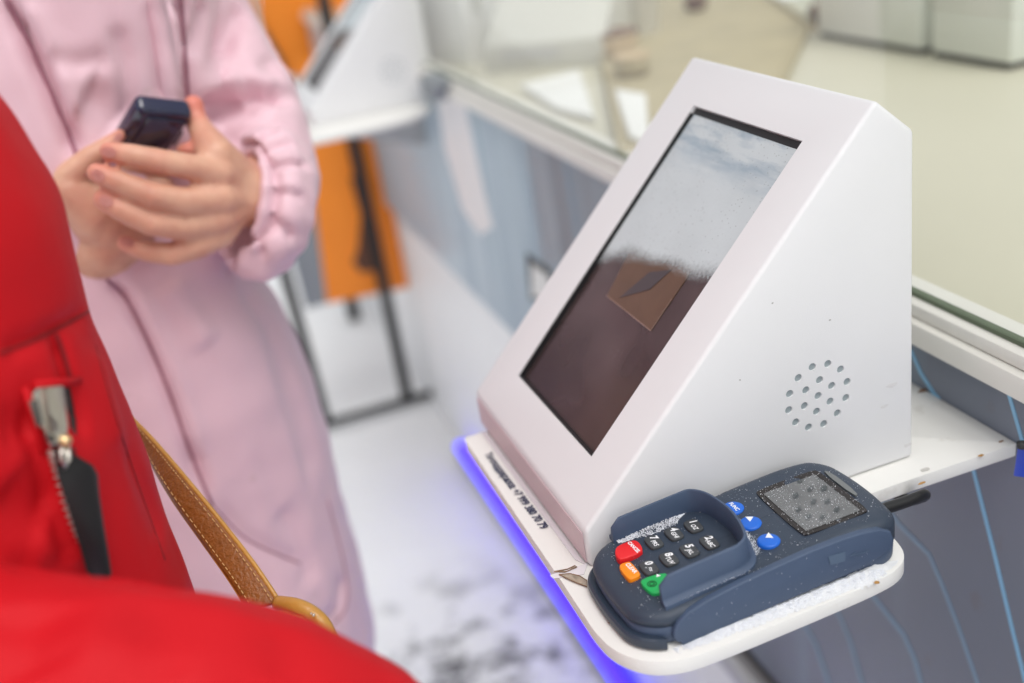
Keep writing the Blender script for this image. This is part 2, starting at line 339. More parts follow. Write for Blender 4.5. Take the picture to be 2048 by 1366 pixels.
def smooth_poly(pts, n=6, it=2):
    """Chaikin corner cutting of a closed polygon"""
    pts = [np.array(p, float) for p in pts]
    for _ in range(it):
        q = []
        for i in range(len(pts)):
            a, b = pts[i], pts[(i + 1) % len(pts)]; q += [a * .75 + b * .25, a * .25 + b * .75]
        pts = q
    return pts
def tube(bm, pts, r, n=10, cap=True):
    pts = [Vector(p) for p in pts]; rs = r if hasattr(r, '__len__') else [r] * len(pts)
    rings = []; up = None
    for i, p in enumerate(pts):
        t = (pts[min(i + 1, len(pts) - 1)] - pts[max(i - 1, 0)]).normalized()
        if up is None: up = t.orthogonal().normalized()
        up = (up - t * up.dot(t)).normalized(); s = t.cross(up)
        rings.append([bm.verts.new(p + (up * math.cos(2 * math.pi * k / n) + s * math.sin(2 * math.pi * k / n)) * rs[i]) for k in range(n)])
    for a, b in zip(rings, rings[1:]):
        for k in range(n): bm.faces.new((a[k], a[(k + 1) % n], b[(k + 1) % n], b[k]))
    if cap: bm.faces.new(rings[0][::-1]); bm.faces.new(rings[-1])
def spline(pts, k=6):
    pts = [np.array(p, float) for p in pts]; out = []
    for i in range(len(pts) - 1):
        p0 = pts[max(i - 1, 0)]; p1 = pts[i]; p2 = pts[i + 1]; p3 = pts[min(i + 2, len(pts) - 1)]
        for t in np.linspace(0, 1, k, endpoint=False):
            out.append(0.5 * ((2 * p1) + (-p0 + p2) * t + (2 * p0 - 5 * p1 + 4 * p2 - p3) * t * t + (-p0 + 3 * p1 - 3 * p2 + p3) * t ** 3))
    out.append(pts[-1]); return out
def text_mesh(s, size, loc, ex, ey, m, parent, name='lettering', bold=0.0, thick=0.0, align='CENTER', shear=0.0, spacing=1.0):
    """flat print: text laid out along ex (reading) and ey (up) at loc, in world coordinates"""
    cu = bpy.data.curves.new(name, 'FONT'); cu.body = s; cu.size = size; cu.align_x = align; cu.align_y = 'CENTER'
    cu.offset = bold; cu.extrude = thick; cu.shear = shear; cu.space_character = spacing; cu.resolution_u = 3
    t = bpy.data.objects.new('tmp', cu); C.objects.link(t)
    dg = bpy.context.evaluated_depsgraph_get(); me = bpy.data.meshes.new_from_object(t.evaluated_get(dg))
    bpy.data.objects.remove(t); bpy.data.curves.remove(cu)
    ex = Vector(ex).normalized(); ey = Vector(ey).normalized(); ez = ex.cross(ey)
    mt = Matrix((ex, ey, ez)).transposed().to_4x4(); mt.translation = Vector(loc); me.transform(mt); me.materials.clear()
    return link(name, me, m, parent, smooth=False)
def copy_tree(o, parent=None):
    c = o.copy(); C.objects.link(c)
    if parent is not None: c.parent = parent
    for ch in list(o.children): copy_tree(ch, c)
    return c

# ================================================================== SETTING
G = -0.85
bm = bmesh.new()
def gridmesh(x0, x1, y0, y1, nx, ny, zf):
    vs = [(x0 + (x1 - x0) * i / nx, y0 + (y1 - y0) * j / ny) for j in range(ny + 1) for i in range(nx + 1)]
    fs = [(j * (nx + 1) + i, j * (nx + 1) + i + 1, (j + 1) * (nx + 1) + i + 1, (j + 1) * (nx + 1) + i) for j in range(ny) for i in range(nx)]
    return [(x, y, zf(x, y)) for x, y in vs], fs
def gz(x, y):
    z = 0.012 * noise.noise(Vector((x * 2.2, y * 2.2, 3))) + 0.006 * noise.noise(Vector((x * 9, y * 9, 1)))
    f = max(0, 1 - abs(x - 0.1) / .5) * max(0, 1 - abs(y - .8) / .6)
    return z + f * 0.014 * noise.noise(Vector((x * 22, y * 22, 5)))
vs, fs = gridmesh(-3, 3, -2.5, 7, 200, 300, gz)
bm.free()
tag(link('ground', mesh('ground', [(x, y, z + G - 0.012) for x, y, z in vs], fs), MT['snow']), kind='structure')
vs, fs = gridmesh(-90, 90, -90, 90, 8, 8, lambda x, y: 0)
tag(link('snow_field', mesh('snow_field', [(x, y, G - 0.04) for x, y, z in vs], fs), MT['snow']), kind='structure')

# ---- counter (one thing): panels, printed lines, sill, glass, plinth, desk
XP = 0.281                                     # face of the front panel
ctr = thing('service_counter', (XP, 0.8, G), 'long grey blue service counter with cream sill and glass window behind the kiosks', 'counter')
YB, YF = -0.9, 3.2
box('front_panel', (XP, YB, -0.443), (XP + 0.012, 0.86, 0.036), MT['panel'], ctr, 0.001)
box('front_panel', (XP, 0.864, -0.335), (XP + 0.012, YF, 0.036), MT['panel'], ctr, 0.001)
box('bottom_trim', (XP + 0.003, YB, -0.460), (XP + 0.014, 0.86, -0.4435), MT['dark'], ctr)
box('bottom_rail', (XP - 0.010, YB, -0.500), (XP + 0.02, 0.86, -0.461), MT['greymetal'], ctr, 0.002)
box('plinth', (XP + 0.016, YB, G - 0.03), (XP + 0.10, YF, -0.337), MT['plinth'], ctr, 0.003)
# printed light-blue lines of the panel, in (y, z) on its face
def printed(pts, wd, m, name='printed_line', x=XP - 0.0006, thick=0.0006):
    bmx = bmesh.new(); pts = [np.array(p, float) for p in pts]
    L_, R_ = [], []
    for i, p in enumerate(pts):
        t = pts[min(i + 1, len(pts) - 1)] - pts[max(i - 1, 0)]; t /= np.linalg.norm(t); nn = np.array([-t[1], t[0]]) * wd / 2
        L_.append(p + nn); R_.append(p - nn)
    poly = [(x, a[0], a[1]) for a in L_] + [(x, a[0], a[1]) for a in R_[::-1]]
    prism(bmx, poly, (thick, 0, 0)); bmesh.ops.triangulate(bmx, faces=bmx.faces)
    return bm_link(name, bmx, m, ctr)
def yz(*px): return [on(a, b, 0, XP)[1:] for a, b in px]
printed(yz((1985, 690), (2000, 725), (2022, 800), (2052, 905)), 0.0030, MT['line'])
printed(yz((1822, 700), (1842, 745), (1869, 788), (1880, 800)), 0.0038, MT['line'])
printed(yz((1925, 880), (1948, 942), (1990, 1110), (2028, 1270), (2060, 1400)), 0.0034, MT['line'])
printed(yz((1750, 985), (1800, 1050), (1858, 1108), (1885, 1170), (1920, 1262), (1960, 1380)), 0.0042, MT['line2'])
printed(yz((1700, 1130), (1745, 1190), (1808, 1270), (1830, 1320), (1846, 1380)), 0.0062, MT['line2'])
printed(yz((1640, 1170), (1672, 1215), (1700, 1280), (1728, 1380)), 0.0062, MT['line2'])
printed(yz((1560, 1190), (1605, 1240), (1632, 1290), (1662, 1380)), 0.0080, MT['line2'])
for k, yy in enumerate(np.linspace(0.32, 0.72, 4)):
    printed([(yy, 0.03), (yy - 0.02, -0.15), (yy - 0.01, -0.30), (yy + 0.03, -0.43)], 0.006, MT['line2'])
# pale vertical blade, pale notch with dark rim and dark corner on the far panel
def plate(px, m, name, x=XP - 0.001, th=0.001):
    bmx = bmesh.new(); q = [(x, *on(a, b, 0, x)[1:]) for a, b in px]
    prism(bmx, q, (th, 0, 0)); return bm_link(name, bmx, m, ctr)
plate([(872, 185), (925, 190), (948, 300), (985, 455), (960, 470), (925, 420), (890, 300)], MT['paleblade'], 'pale_blade')
plate([(1052, 505), (1100, 540), (1108, 600), (1060, 600)], MT['dark'], 'notch_rim')
plate([(1062, 528), (1096, 552), (1100, 600), (1064, 592)], MT['paper'], 'notch_pane', x=XP - 0.0022)
plate([(838, 150), (872, 172), (868, 205), (846, 190)], MT['bannergrey'], 'corner_bracket', x=XP - 0.03, th=0.03)
# sill with a groove, glass gasket and glass
box('sill', (XP - 0.010, YB, 0.0365), (XP + 0.028, YF, 0.053), MT['sill'], ctr, 0.0015)
box('sill', (XP - 0.004, YB, 0.0535), (XP + 0.028, YF, 0.063), MT['sill'], ctr, 0.0015)
box('gasket', (XP + 0.004, YB, 0.0632), (XP + 0.010, YF, 0.0662), mat('dark green gasket', (0.10, 0.13, 0.08), 0.5), ctr)
box('window_pane', (XP + 0.005, YB, 0.0664), (XP + 0.009, YF, 0.85), MT['glass'], ctr)
box('window_mullion', (XP - 0.004, 1.52, 0.0635), (XP + 0.02, 1.54, 0.85), mat('brown mullion', (0.14, 0.075, 0.05), 0.5), ctr, 0.002)
# desk behind the glass
box('inner_desk', (XP + 0.03, YB, 0.028), (0.872, YF, 0.050), MT['desk'], ctr, 0.002)
box('inner_desk_edge', (0.874, YB, -0.10), (0.92, YF, 0.044), MT['dark'], ctr)
box('inner_floor', (0.93, YB, -0.30), (2.6, YF, -0.28), mat('interior floor', (0.50, 0.50, 0.40), 0.6, var=0.15, vscale=5), ctr)
box('inner_wall', (2.6, YB, -0.30), (2.64, YF, 0.85), mat('interior wall', (0.62, 0.60, 0.50), 0.6, var=0.1, vscale=3), ctr)

# ================================================================== ITEMS BEHIND THE GLASS (all far out of focus)
def standing(px, z, h, dy, m, bev=0.004):
    """box whose near-bottom edge runs through two photo points on the plane z"""
    return None
def block(name, label, cat, a, b, z0, h, depth, m, extra=None, bev=0.004):
    """box on the desk: base edge from photo point a to b (left, right) at height z0, rising h and running depth towards +X"""
    A = on(*a, 2, z0); B = on(*b, 2, z0)
    e = (B - A); e[2] = 0; L_ = np.linalg.norm(e); e /= L_; n_ = np.array([-e[1], e[0], 0])
    if n_[0] < 0: n_ = -n_
    t = thing(name, A, label, cat)
    bmx = bmesh.new(); prism(bmx, [A, B, B + n_ * depth, A + n_ * depth], (0, 0, h))
    bm_link('casing', bmx, m, t, bevel=bev)
    return t, A, e, n_, L_
t, A, e, n_, L_ = block('paper_carton', 'tall bright white carton standing on the inner desk beside the brown mullion', 'box', (820, 118), (942, 132), 0.05, 0.30, 0.12, MT['paper'])
bmx = bmesh.new(); prism(bmx, [A + e * .01 - n_ * .001 + np.array([0, 0, .16]), A + e * (L_ - .01) - n_ * .001 + np.array([0, 0, .16]), A + e * (L_ - .01) - n_ * .001 + np.array([0, 0, .18]), A + e * .01 - n_ * .001 + np.array([0, 0, .18])], -n_ * 0.001)
bm_link('tape_strip', bmx, MT['boxgrey'], t)
# register: sloped casing with dark slot and screen hood
A = on(975, 150, 2, 0.05); B = on(1215, 130, 2, 0.05)
t = thing('cash_register', A, 'warm grey cash register with a dark slot on the inner desk', 'cash register')
e = B - A; L_ = np.linalg.norm(e); e /= L_; n_ = np.array([-e[1], e[0], 0]); n_ = n_ if n_[1] > 0 else -n_
bmx = bmesh.new(); prism(bmx, [A, A + n_ * .30, A + n_ * .30 + [0, 0, .16], A + n_ * .16 + [0, 0, .15], A + [0, 0, .045]], e * L_); bm_link('casing', bmx, MT['boxgrey'], t, bevel=0.004)
bmx = bmesh.new(); prism(bmx, [A + e * .03 - n_ * .001 + [0, 0, .02], A + e * (L_ * .62) - n_ * .001 + [0, 0, .02], A + e * (L_ * .62) - n_ * .001 + [0, 0, .034], A + e * .03 - n_ * .001 + [0, 0, .034]], -n_ * .002); bm_link('slot', bmx, MT['greymetal'], t)
def paper_stack(px, label, n=7, z=0.051):
    q = [on(a, b, 2, z) for a, b in px]; t = thing('paper_stack', sum(q) / 4, label, 'papers')
    for k in range(n):
        bmx = bmesh.new(); off = np.array([random.uniform(-.002, .002), random.uniform(-.002, .002), k * .0012])
        prism(bmx, [p_ + off for p_ in q], (0, 0, .001)); bm_link('sheet', bmx, MT['paper'], t)
paper_stack([(1045, 180), (1160, 150), (1190, 245), (1120, 228)], 'bright stack of white sheets lying beside the grey cash register')
paper_stack([(1232, 195), (1292, 205), (1300, 310), (1262, 290)], 'small stack of white sheets lying nearest the kiosk top corner', n=10)
# vase shaped white cup
def lathe(bmx, c, prof, n=20):
    rings = [[bmx.verts.new((c[0] + r * math.cos(2 * math.pi * k / n), c[1] + r * math.sin(2 * math.pi * k / n), c[2] + z)) for k in range(n)] for r, z in prof]
    for a_, b_ in zip(rings, rings[1:]):
        for k in range(n): bmx.faces.new((a_[k], a_[(k + 1) % n], b_[(k + 1) % n], b_[k]))
    bmx.faces.new(rings[0][::-1]); bmx.faces.new(rings[-1])
c = on(1290, 75, 2, 0.05)
t = thing('paper_cup', c, 'pale paper cup standing in the olive tray', 'cup')
bmx = bmesh.new(); lathe(bmx, c, [(.022, 0), (.024, .002), (.031, .07), (.0325, .071), (.0325, .073), (.029, .073), (.022, .006)]); bm_link('cup_body', bmx, MT['paper'], t, smooth=True)
bmx = bmesh.new(); lathe(bmx, c + [0, 0, .0735], [(.034, 0), (.034, .004), (.030, .008), (.028, .008)]); bm_link('lid', bmx, MT['paper'], t, smooth=True)
# olive tray with rim
q = [on(1245, 330, 2, 0.051), on(1180, 10, 2, 0.051), on(1480, -40, 2, 0.051), on(1620, 60, 2, 0.051), on(1560, 190, 2, 0.051)]
t = thing('serving_tray', sum(q) / 5, 'wide olive wooden tray lying on the inner desk above the kiosk', 'tray')
bmx = bmesh.new(); prism(bmx, q, (0, 0, .006)); bm_link('tray_base', bmx, MT['olive'], t, bevel=.001)
bmx = bmesh.new(); qq = [p_ + [0, 0, .012] for p_ in q + [q[0]]]; tube(bmx, qq, .004, 6, False); bm_link('tray_rim', bmx, MT['olive'], t, smooth=True)
for (a_, b_), r_, m_, lb in [((1235, 110), .034, 'tan', 'tan paper bundle at the near left of the olive tray'), ((1392, 20), .02, 'brown', 'small dark brown jar at the far side of the olive tray'),
                             ((1265, 150), .026, 'olive', 'olive brown bowl in front of the tan paper bundle')]:
    c = on(a_, b_, 2, .058); t = thing('jar' if m_ == 'brown' else 'bowl' if m_ == 'olive' else 'paper_bundle', c, lb, 'jar' if m_ == 'brown' else 'bowl' if m_ == 'olive' else 'bundle')
    bmx = bmesh.new(); lathe(bmx, c, [(r_ * .7, 0), (r_, r_ * .3), (r_, r_), (r_ * .8, r_ * 1.15), (r_ * .75, r_ * 1.1), (r_ * .6, r_ * .3)]); bm_link('body', bmx, MT[m_], t, smooth=True)
    bmx = bmesh.new(); lathe(bmx, c + [0, 0, r_ * .98], [(r_ * 1.03, 0), (r_ * 1.05, .003), (r_ * 1.0, .005), (r_ * .9, .005)]); bm_link('rim', bmx, MT['brown' if m_ != 'olive' else 'tan'], t, smooth=True)
# things along the far edge of the desk
c = on(1640, 52, 2, .05); t = thing('brown_knob', c, 'dark brown knob at the far edge of the desk left of the white block', 'knob')
bmx = bmesh.new(); lathe(bmx, c, [(.012, 0), (.010, .012), (.018, .02), (.018, .03), (.008, .036)]); bm_link('knob_body', bmx, MT['brown'], t, smooth=True)
bmx = bmesh.new(); lathe(bmx, c - [0.0, 0, .001], [(.024, 0), (.024, .003), (.02, .004)]); bm_link('knob_plate', bmx, MT['tan'], t, smooth=True)
for a, b, h, m_, lb in [((1660, 70), (1822, 84), .16, 'paper', 'white appliance standing at the far desk edge above the kiosk corner'),
                        ((1836, 78), (1915, 94), .12, 'greenwhite', 'narrow greenish white appliance beside the white one'),
                        ((1935, 98), (2080, 128), .14, 'greenwhite', 'wide greenish white appliance at the top right corner')]:
    A = on(*a, 2, .05); B = on(*b, 2, .05); A[0] = B[0] = .80; t = thing('appliance', A, lb, 'appliance')
    ya, yb_ = A[1], B[1]
    box('casing', (.80, yb_, .058), (.86, ya, .058 + h), MT[m_], t, .004)
    box('foot_strip', (.803, yb_ + .004, .0505), (.857, ya - .004, .0575), MT['black'], t)
c = on(935, 0, 2, .055); t = thing('orange_box', c, 'small orange box behind the tall white carton', 'box')
box('carton', c + [-.03, -.03, -.004], c + [.05, .09, .05], MT['banner'], t, .002); box('flap', c + [-.03, -.03, .051], c + [.05, .09, .053], MT['tan'], t)

# ================================================================== BANNER STAND (behind, orange)
yb = 2.01
foot = [on(655, 842, 2, G + .012), on(870, 788, 2, G + .012)]; yb = (foot[0][1] + foot[1][1]) / 2
t = thing('banner_stand', ((foot[0][0] + foot[1][0]) / 2, yb, G), 'orange and grey banner hung on a thin black frame standing in the snow', 'banner')
def B2(px, py, dy=0.0): return on(px, py, 1, yb + dy)
bmx = bmesh.new(); tube(bmx, [(foot[0][0] - .02, yb, G + .012), (foot[1][0], yb, G + .012)], .011, 8); bm_link('foot_bar', bmx, MT['black'], t, smooth=True)
pt = B2(705, 275); pb = B2(812, 782); pb[2] = G + .01; pt2 = pt + (pt - pb) / np.linalg.norm(pt - pb) * .9
bmx = bmesh.new(); tube(bmx, [pb, pt2], .015, 8); bm_link('upright', bmx, MT['black'], t, smooth=True)
lb_ = B2(652, 842); lb_[2] = G + .01; lt = B2(562, 520); lt2 = lt + (lt - lb_) / np.linalg.norm(lt - lb_) * 1.25
bmx = bmesh.new(); tube(bmx, [lb_, lt2], .014, 8); bm_link('upright', bmx, MT['black'], t, smooth=True)
bmx = bmesh.new(); prism(bmx, [B2(592, 120, .02), B2(775, 118, .02), B2(790, 262, .02), B2(828, 572, .02), B2(655, 607, .02)], (0, .004, 0))
o_ = bm_link('banner_cloth', bmx, MT['banner'], t)
bmx = bmesh.new(); prism(bmx, [B2(500, 200, .025), B2(600, 190, .025), B2(657, 606, .025), B2(612, 618, .025)], (0, .004, 0)); bm_link('grey_margin', bmx, MT['bannergrey'], t)
bmx = bmesh.new(); prism(bmx, [B2(700, 355, .016), B2(722, 430, .016), B2(716, 500, .016), B2(706, 525, .016), B2(722, 545, .016), B2(760, 540, .016), B2(745, 430, .016), B2(728, 350, .016)], (0, .003, 0)); bm_link('printed_figure', bmx, MT['brown'], t)
bmx = bmesh.new(); prism(bmx, [B2(765, 330, .016), B2(795, 350, .016), B2(800, 410, .016), B2(770, 400, .016)], (0, .003, 0)); bm_link('printed_patch', bmx, MT['bannerpale'], t)
# second, orange banner further up-left behind the far kiosk
t = thing('banner_sign', (0.2, 2.6, G), 'tall orange sign with dark blue rim rising behind the far kiosk', 'sign')
def B3(px, py, dy=0.0): return on(px, py, 1, 2.6 + dy)
bmx = bmesh.new(); prism(bmx, [B3(512, -120), B3(780, -120), B3(700, 150), B3(560, 150), B3(520, 60)], (0, .01, 0)); bm_link('sign_board', bmx, MT['banner'], t)
bmx = bmesh.new(); tube(bmx, spline([B3(478, -120, -.01), B3(488, 20, -.01), B3(508, 70, -.01), B3(548, 130, -.01), B3(570, 200, -.01)], 4), [.02, .02, .02, .02, .022, .024, .028, .03, .032, .032, .03, .028, .026, .025, .024, .024, .024], 8); bm_link('sign_rim', bmx, mat('dark teal rim', (.05, .075, .09), .5), t, smooth=True)
bmx = bmesh.new(); q0 = B3(600, 150, .02); tube(bmx, [q0, (q0[0], q0[1], G)], .02, 8); bm_link('post', bmx, MT['black'], t, smooth=True)

# ================================================================== LED STRIP at the foot of the plinth
l0 = on(918, 884, 2, G + .03); l1 = on(1240, 1366, 2, G + .03)
t = thing('led_strip', (XP - .012, .9, G), 'glowing violet LED strip along the foot of the counter plinth', 'light strip')
LX = (l0[0] + l1[0]) / 2
bmx = bmesh.new(); add_box(bmx, (LX - .014, YB + .1, G + .026), (LX + .010, l0[1] - .02, G + .044)); bm_link('diffuser', bmx, MT['led'], t, bevel=.010, seg=3)
box('channel', (LX - .012, YB + .1, G + .002), (LX + .012, l0[1] + .004, G + .024), MT['greymetal'], t)

# ================================================================== SHELF
SH = [(0.27, 0.190), (-0.010, 0.190), (-0.0187, 0.189), (-0.0187, 0.18), (-0.0187, 0.02), (-0.0193, -0.030), (-0.0198, -0.052), (-0.0170, -0.070), (-0.0070, -0.0850),
      (0.0080, -0.0925), (0.027, -0.0940), (0.091, -0.0914), (0.130, -0.0890), (0.146, -0.0855), (0.1555, -0.0765), (0.1590, -0.062), (0.1600, -0.045), (0.1620, -0.030), (0.168, -0.022), (0.178, -0.0188),
      (0.270, -0.0205), (0.280, -0.0205), (0.2805, -0.0200), (0.2805, -0.012), (0.2805, 0.18), (0.2805, 0.190)]
def make_shelf(name, outline, label, y0):
    t = thing(name, (0.281, y0 + .09, -0.01), label, 'shelf', 'white shelves carrying the kiosks')
    bmx = bmesh.new(); prism(bmx, [(x, y + y0, 0.0) for x, y in smooth_poly(outline, it=2)], (0, 0, -0.009)); bm_link('shelf_board', bmx, MT['shelf'], t, bevel=0.0016, seg=2, angle=60)
    for yy in (0.165,):
        bmx = bmesh.new(); prism(bmx, [(0.2805, yy + y0, -0.0095), (0.06, yy + y0, -0.0095), (0.06, yy + y0, -0.016), (0.2805, yy + y0, -0.09)], (0, 0.004, 0)); bm_link('bracket', bmx, MT['greymetal'], t)
    return t
shelf = make_shelf('wall_shelf', SH, 'white laminate shelf with rounded lobe, dusted with snow, carrying the near kiosk and pinpad', 0)
shelf2 = make_shelf('wall_shelf', [(-0.0187, 0.190), (-0.0187, 0.004), (-0.012, -0.002), (0.2805, -0.002), (0.2805, 0.190)], 'white shelf under the blurred far kiosk', 1.27)
# print on the front strip (+ tape over it)
a = np.array([-0.0107, 0.162, 0.0006]); b = np.array([-0.0085, 0.047, 0.0006]); dr = (b - a) / np.linalg.norm(b - a)
text_mesh('Техподдержка: +7 999 380 70 79', 0.0074, (a + b) / 2, dr, (-dr[1], dr[0], 0), MT['textink'], shelf, 'phone_number', bold=0.00022, spacing=0.97)
bmx = bmesh.new(); prism(bmx, [(-0.0048, 0.188, 0.0002), (-0.0015, 0.188, 0.0002), (-0.001, 0.004, 0.0002), (-0.0045, 0.012, 0.0002)], (0, 0, 0.0006)); bm_link('tape_strip', bmx, MT['tape'], shelf)
bmx = bmesh.new(); prism(bmx, [(x, y, 0.0002) for x, y in [on(1176, 1128, 2, 0)[:2], on(1100, 1152, 2, 0)[:2], on(1106, 1158, 2, 0)[:2], on(1168, 1150, 2, 0)[:2]]], (0, 0, .0005)); bm_link('tape_end', bmx, MT['tape'], shelf)
# rust / grime spots
def spot(px, py, r, m=MT['rust'], par=shelf, name='rust_spot', sq=0.5):
    c = on(px, py, 2, 0); bmx = bmesh.new(); k = 9
    prism(bmx, [(c[0] + r * math.cos(j * 2 * math.pi / k) * random.uniform(.7, 1.2), c[1] + sq * r * math.sin(j * 2 * math.pi / k) * random.uniform(.7, 1.2), 0.0003) for j in range(k)], (0, 0, .0003)); return bm_link(name, bmx, m, par)
spot(1962, 912, .0022); spot(1754, 1166, .0015, sq=.8); spot(2002, 884, .0024, MT['petaledge'], sq=.3); spot(1846, 782, .004, MT['petaledge'], sq=.5); spot(1845, 967, .003, MT['rust'], sq=.3)
spot(1850, 940, .004, mat('grime', (.55, .53, .5), .6), name='grime_spot')

# ================================================================== KIOSK
KW, KH1, KXS, KH, KXB, KH2 = 0.2051, 0.0249, 0.1955, 0.2291, 0.220, 0.2073
def slope(s, y): return np.array([s * KXS, y, KH1 + s * (KH - KH1)])
kiosk = thing('payment_kiosk', (0.11, 0.1, 0), 'white wedge kiosk with a rime-specked dark screen, painted sky reflection and round speaker grille, in focus', 'kiosk', 'white wedge kiosks along the counter')
bm = bmesh.new()
prof = [(0, 0), (0, KH1), (KXS, KH), (KXB, KH2), (KXB, 0)]
prism(bm, [(x, 0.0, z + 0.0004) for x, z in prof], (0, KW, 0))
house = bm_link('housing', bm, MT['white'], kiosk, bevel=0.0028, seg=4)
nrm = np.cross(slope(0, 0) - slope(1, 0), slope(0, 1) - slope(0, 0)); nrm /= np.linalg.norm(nrm)
if nrm[2] < 0: nrm = -nrm
s0, s1, v0, v1 = 0.1156, 0.8845, 0.0360, 0.1645
q = [slope(s0, v0), slope(s0, v1), slope(s1, v1), slope(s1, v0)]
def cut(target, bmc):
    bmesh.ops.recalc_face_normals(bmc, faces=bmc.faces)
    me = bpy.data.meshes.new('cut'); bmc.to_mesh(me); bmc.free(); oc = bpy.data.objects.new('cut', me); C.objects.link(oc)
    md = target.modifiers.new('b', 'BOOLEAN'); md.operation = 'DIFFERENCE'; md.solver = 'EXACT'; md.object = oc
    dg = bpy.context.evaluated_depsgraph_get(); new = bpy.data.meshes.new_from_object(target.evaluated_get(dg))
    target.modifiers.clear(); old = target.data; target.data = new; bpy.data.meshes.remove(old); bpy.data.objects.remove(oc)
    new.polygons.foreach_set('use_smooth', [True] * len(new.polygons)); new.set_sharp_from_angle(angle=math.radians(28))
bmc = bmesh.new(); prism(bmc, [p_ + nrm * 0.003 for p_ in q], -nrm * 0.0085)
cut(house, bmc)
bmc = bmesh.new(); holes = []
HC = np.array([0.1537, 0.0642])
for k in range(19):
    if k == 0: r_, a_ = 0, 0
    elif k < 7: r_, a_ = .0101, math.radians(60 * k + 22)
    else: r_, a_ = .0201, math.radians(30 * (k - 7) + 9)
    cx, cz = HC[0] + r_ * math.cos(a_), HC[1] + r_ * math.sin(a_); holes.append((cx, cz))
    prism(bmc, [(cx + .0024 * math.cos(2 * math.pi * j / 16), -0.002, cz + .0024 * math.sin(2 * math.pi * j / 16)) for j in range(16)], (0, 0.0031, 0))
cut(house, bmc)
bm = bmesh.new()
for cx, cz in holes: prism(bm, [(cx + .0027 * math.cos(2 * math.pi * j / 12), 0.00095, cz + .0027 * math.sin(2 * math.pi * j / 12)) for j in range(12)], (0, 0.0006, 0))
bm_link('speaker_cloth', bm, MT['hole'], kiosk)
# gasket frame + display + frost, sky reflection painted on it, built in a local frame (x across = +Y world, y up the slope)
exs = np.array([0, 1, 0.]); eys = (slope(1, 0) - slope(0, 0)); SL = np.linalg.norm(eys); eys /= SL
W_, H_ = v1 - v0, (s1 - s0) * SL
def in_screen(name, bmx, m, off, par=kiosk, smooth=False):
    me = bpy.data.meshes.new(name); bmx.to_mesh(me); bmx.free(); me.materials.append(m)
    o = bpy.data.objects.new(name, me); C.objects.link(o); o.parent = par
    mt = Matrix([[-exs[i], eys[i], nrm[i], 0] for i in range(3)] + [[0, 0, 0, 1]])
    mt.translation = Vector(slope(s0, v1) + nrm * off)
    o.matrix_world = mt; o.matrix_parent_inverse = world_of(par).inverted(); o.matrix_basis = mt
    return o
bm = bmesh.new(); add_box(bm, (0.0005, 0.0005, -.001), (W_ - .0005, H_ - .0005, 0)); disp = in_screen('display', bm, MT['screen'], -.0036)
bm = bmesh.new(); g = .0022
for (a, b, h_) in [((0, 0), (W_, g * .8), .0031), ((0, H_ - g * 2.2), (W_, H_), .0012), ((0, g * .8), (g * .9, H_ - g * 2.2), .0033), ((W_ - g * .35, g * .8), (W_, H_ - g * 2.2), .0012)]: add_box(bm, (a[0] + .0002, a[1] + .0001, -.0004), (b[0] - .0002, b[1] - .0001, h_))
in_screen('screen_gasket', bm, MT['black'], -.0036)
# the brown square card showing under the glass
def sc(px, py):
    """photo pixel -> local screen coordinates"""
    o0 = slope(s0, v1) - nrm * .0034; d = M @ np.array([px - 1024, -(py - 683), -FPX]); t_ = np.dot(o0 - CAM, nrm) / np.dot(d, nrm); w_ = CAM + t_ * d - o0
    return np.array([np.dot(w_, -exs), np.dot(w_, eys)])
cq = [sc(1214, 592), sc(1302, 662), sc(1392, 530), sc(1262, 500)]
bm = bmesh.new(); prism(bm, [(*p_, 0.0001) for p_ in cq], (0, 0, .0004)); in_screen('picture_card', bm, mat('brown printed card', (0.12, 0.066, 0.040), 0.3, var=0.25, vscale=60), -.0036)
bm = bmesh.new(); prism(bm, [(*sc(*p_), 0.0006) for p_ in [(1240, 596), (1300, 545), (1345, 540), (1300, 580)]], (0, 0, .0002)); in_screen('card_motif', bm, mat('dark grey print', (0.06, 0.05, 0.055), 0.3), -.0036)
bm = bmesh.new(); e0 = [np.array([*sc(1214, 592), .0006]), np.array([*sc(1302, 662), .0006])]; tube(bm, e0, .00045, 4); e1 = [np.array([*sc(1302, 662), .0006]), np.array([*sc(1345, 598), .0006])]; tube(bm, e1, .0002, 4); in_screen('card_edge', bm, mat('pale card edge', (0.30, 0.20, 0.17), 0.4), -.0036)
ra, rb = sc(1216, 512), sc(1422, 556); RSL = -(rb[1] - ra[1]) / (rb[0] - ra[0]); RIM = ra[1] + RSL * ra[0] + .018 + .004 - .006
MT['frosty_reflection'] = m_frosty_reflection(W_, H_)  # sheet coloured as the pale sky reflection, with rime specks
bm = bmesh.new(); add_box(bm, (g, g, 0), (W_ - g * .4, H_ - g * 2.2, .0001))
bmesh.ops.delete(bm, geom=[f for f in bm.faces if f.normal.z < .5], context='FACES'); in_screen('frosty_reflection', bm, MT['frosty_reflection'], -.0026)
# lower rim strip: pink reflected shade put into the lip's colour
bm = bmesh.new(); prism(bm, [(-0.0007, 0.004, 0.002), (-0.0007, KW - .004, 0.002), (-0.0007, KW - .004, KH1 - .003), (-0.0007, .004, KH1 - .003)], (0.0006, 0, 0)); bm_link('lip_pink_shade', bm, MT['pinkshade'], kiosk)

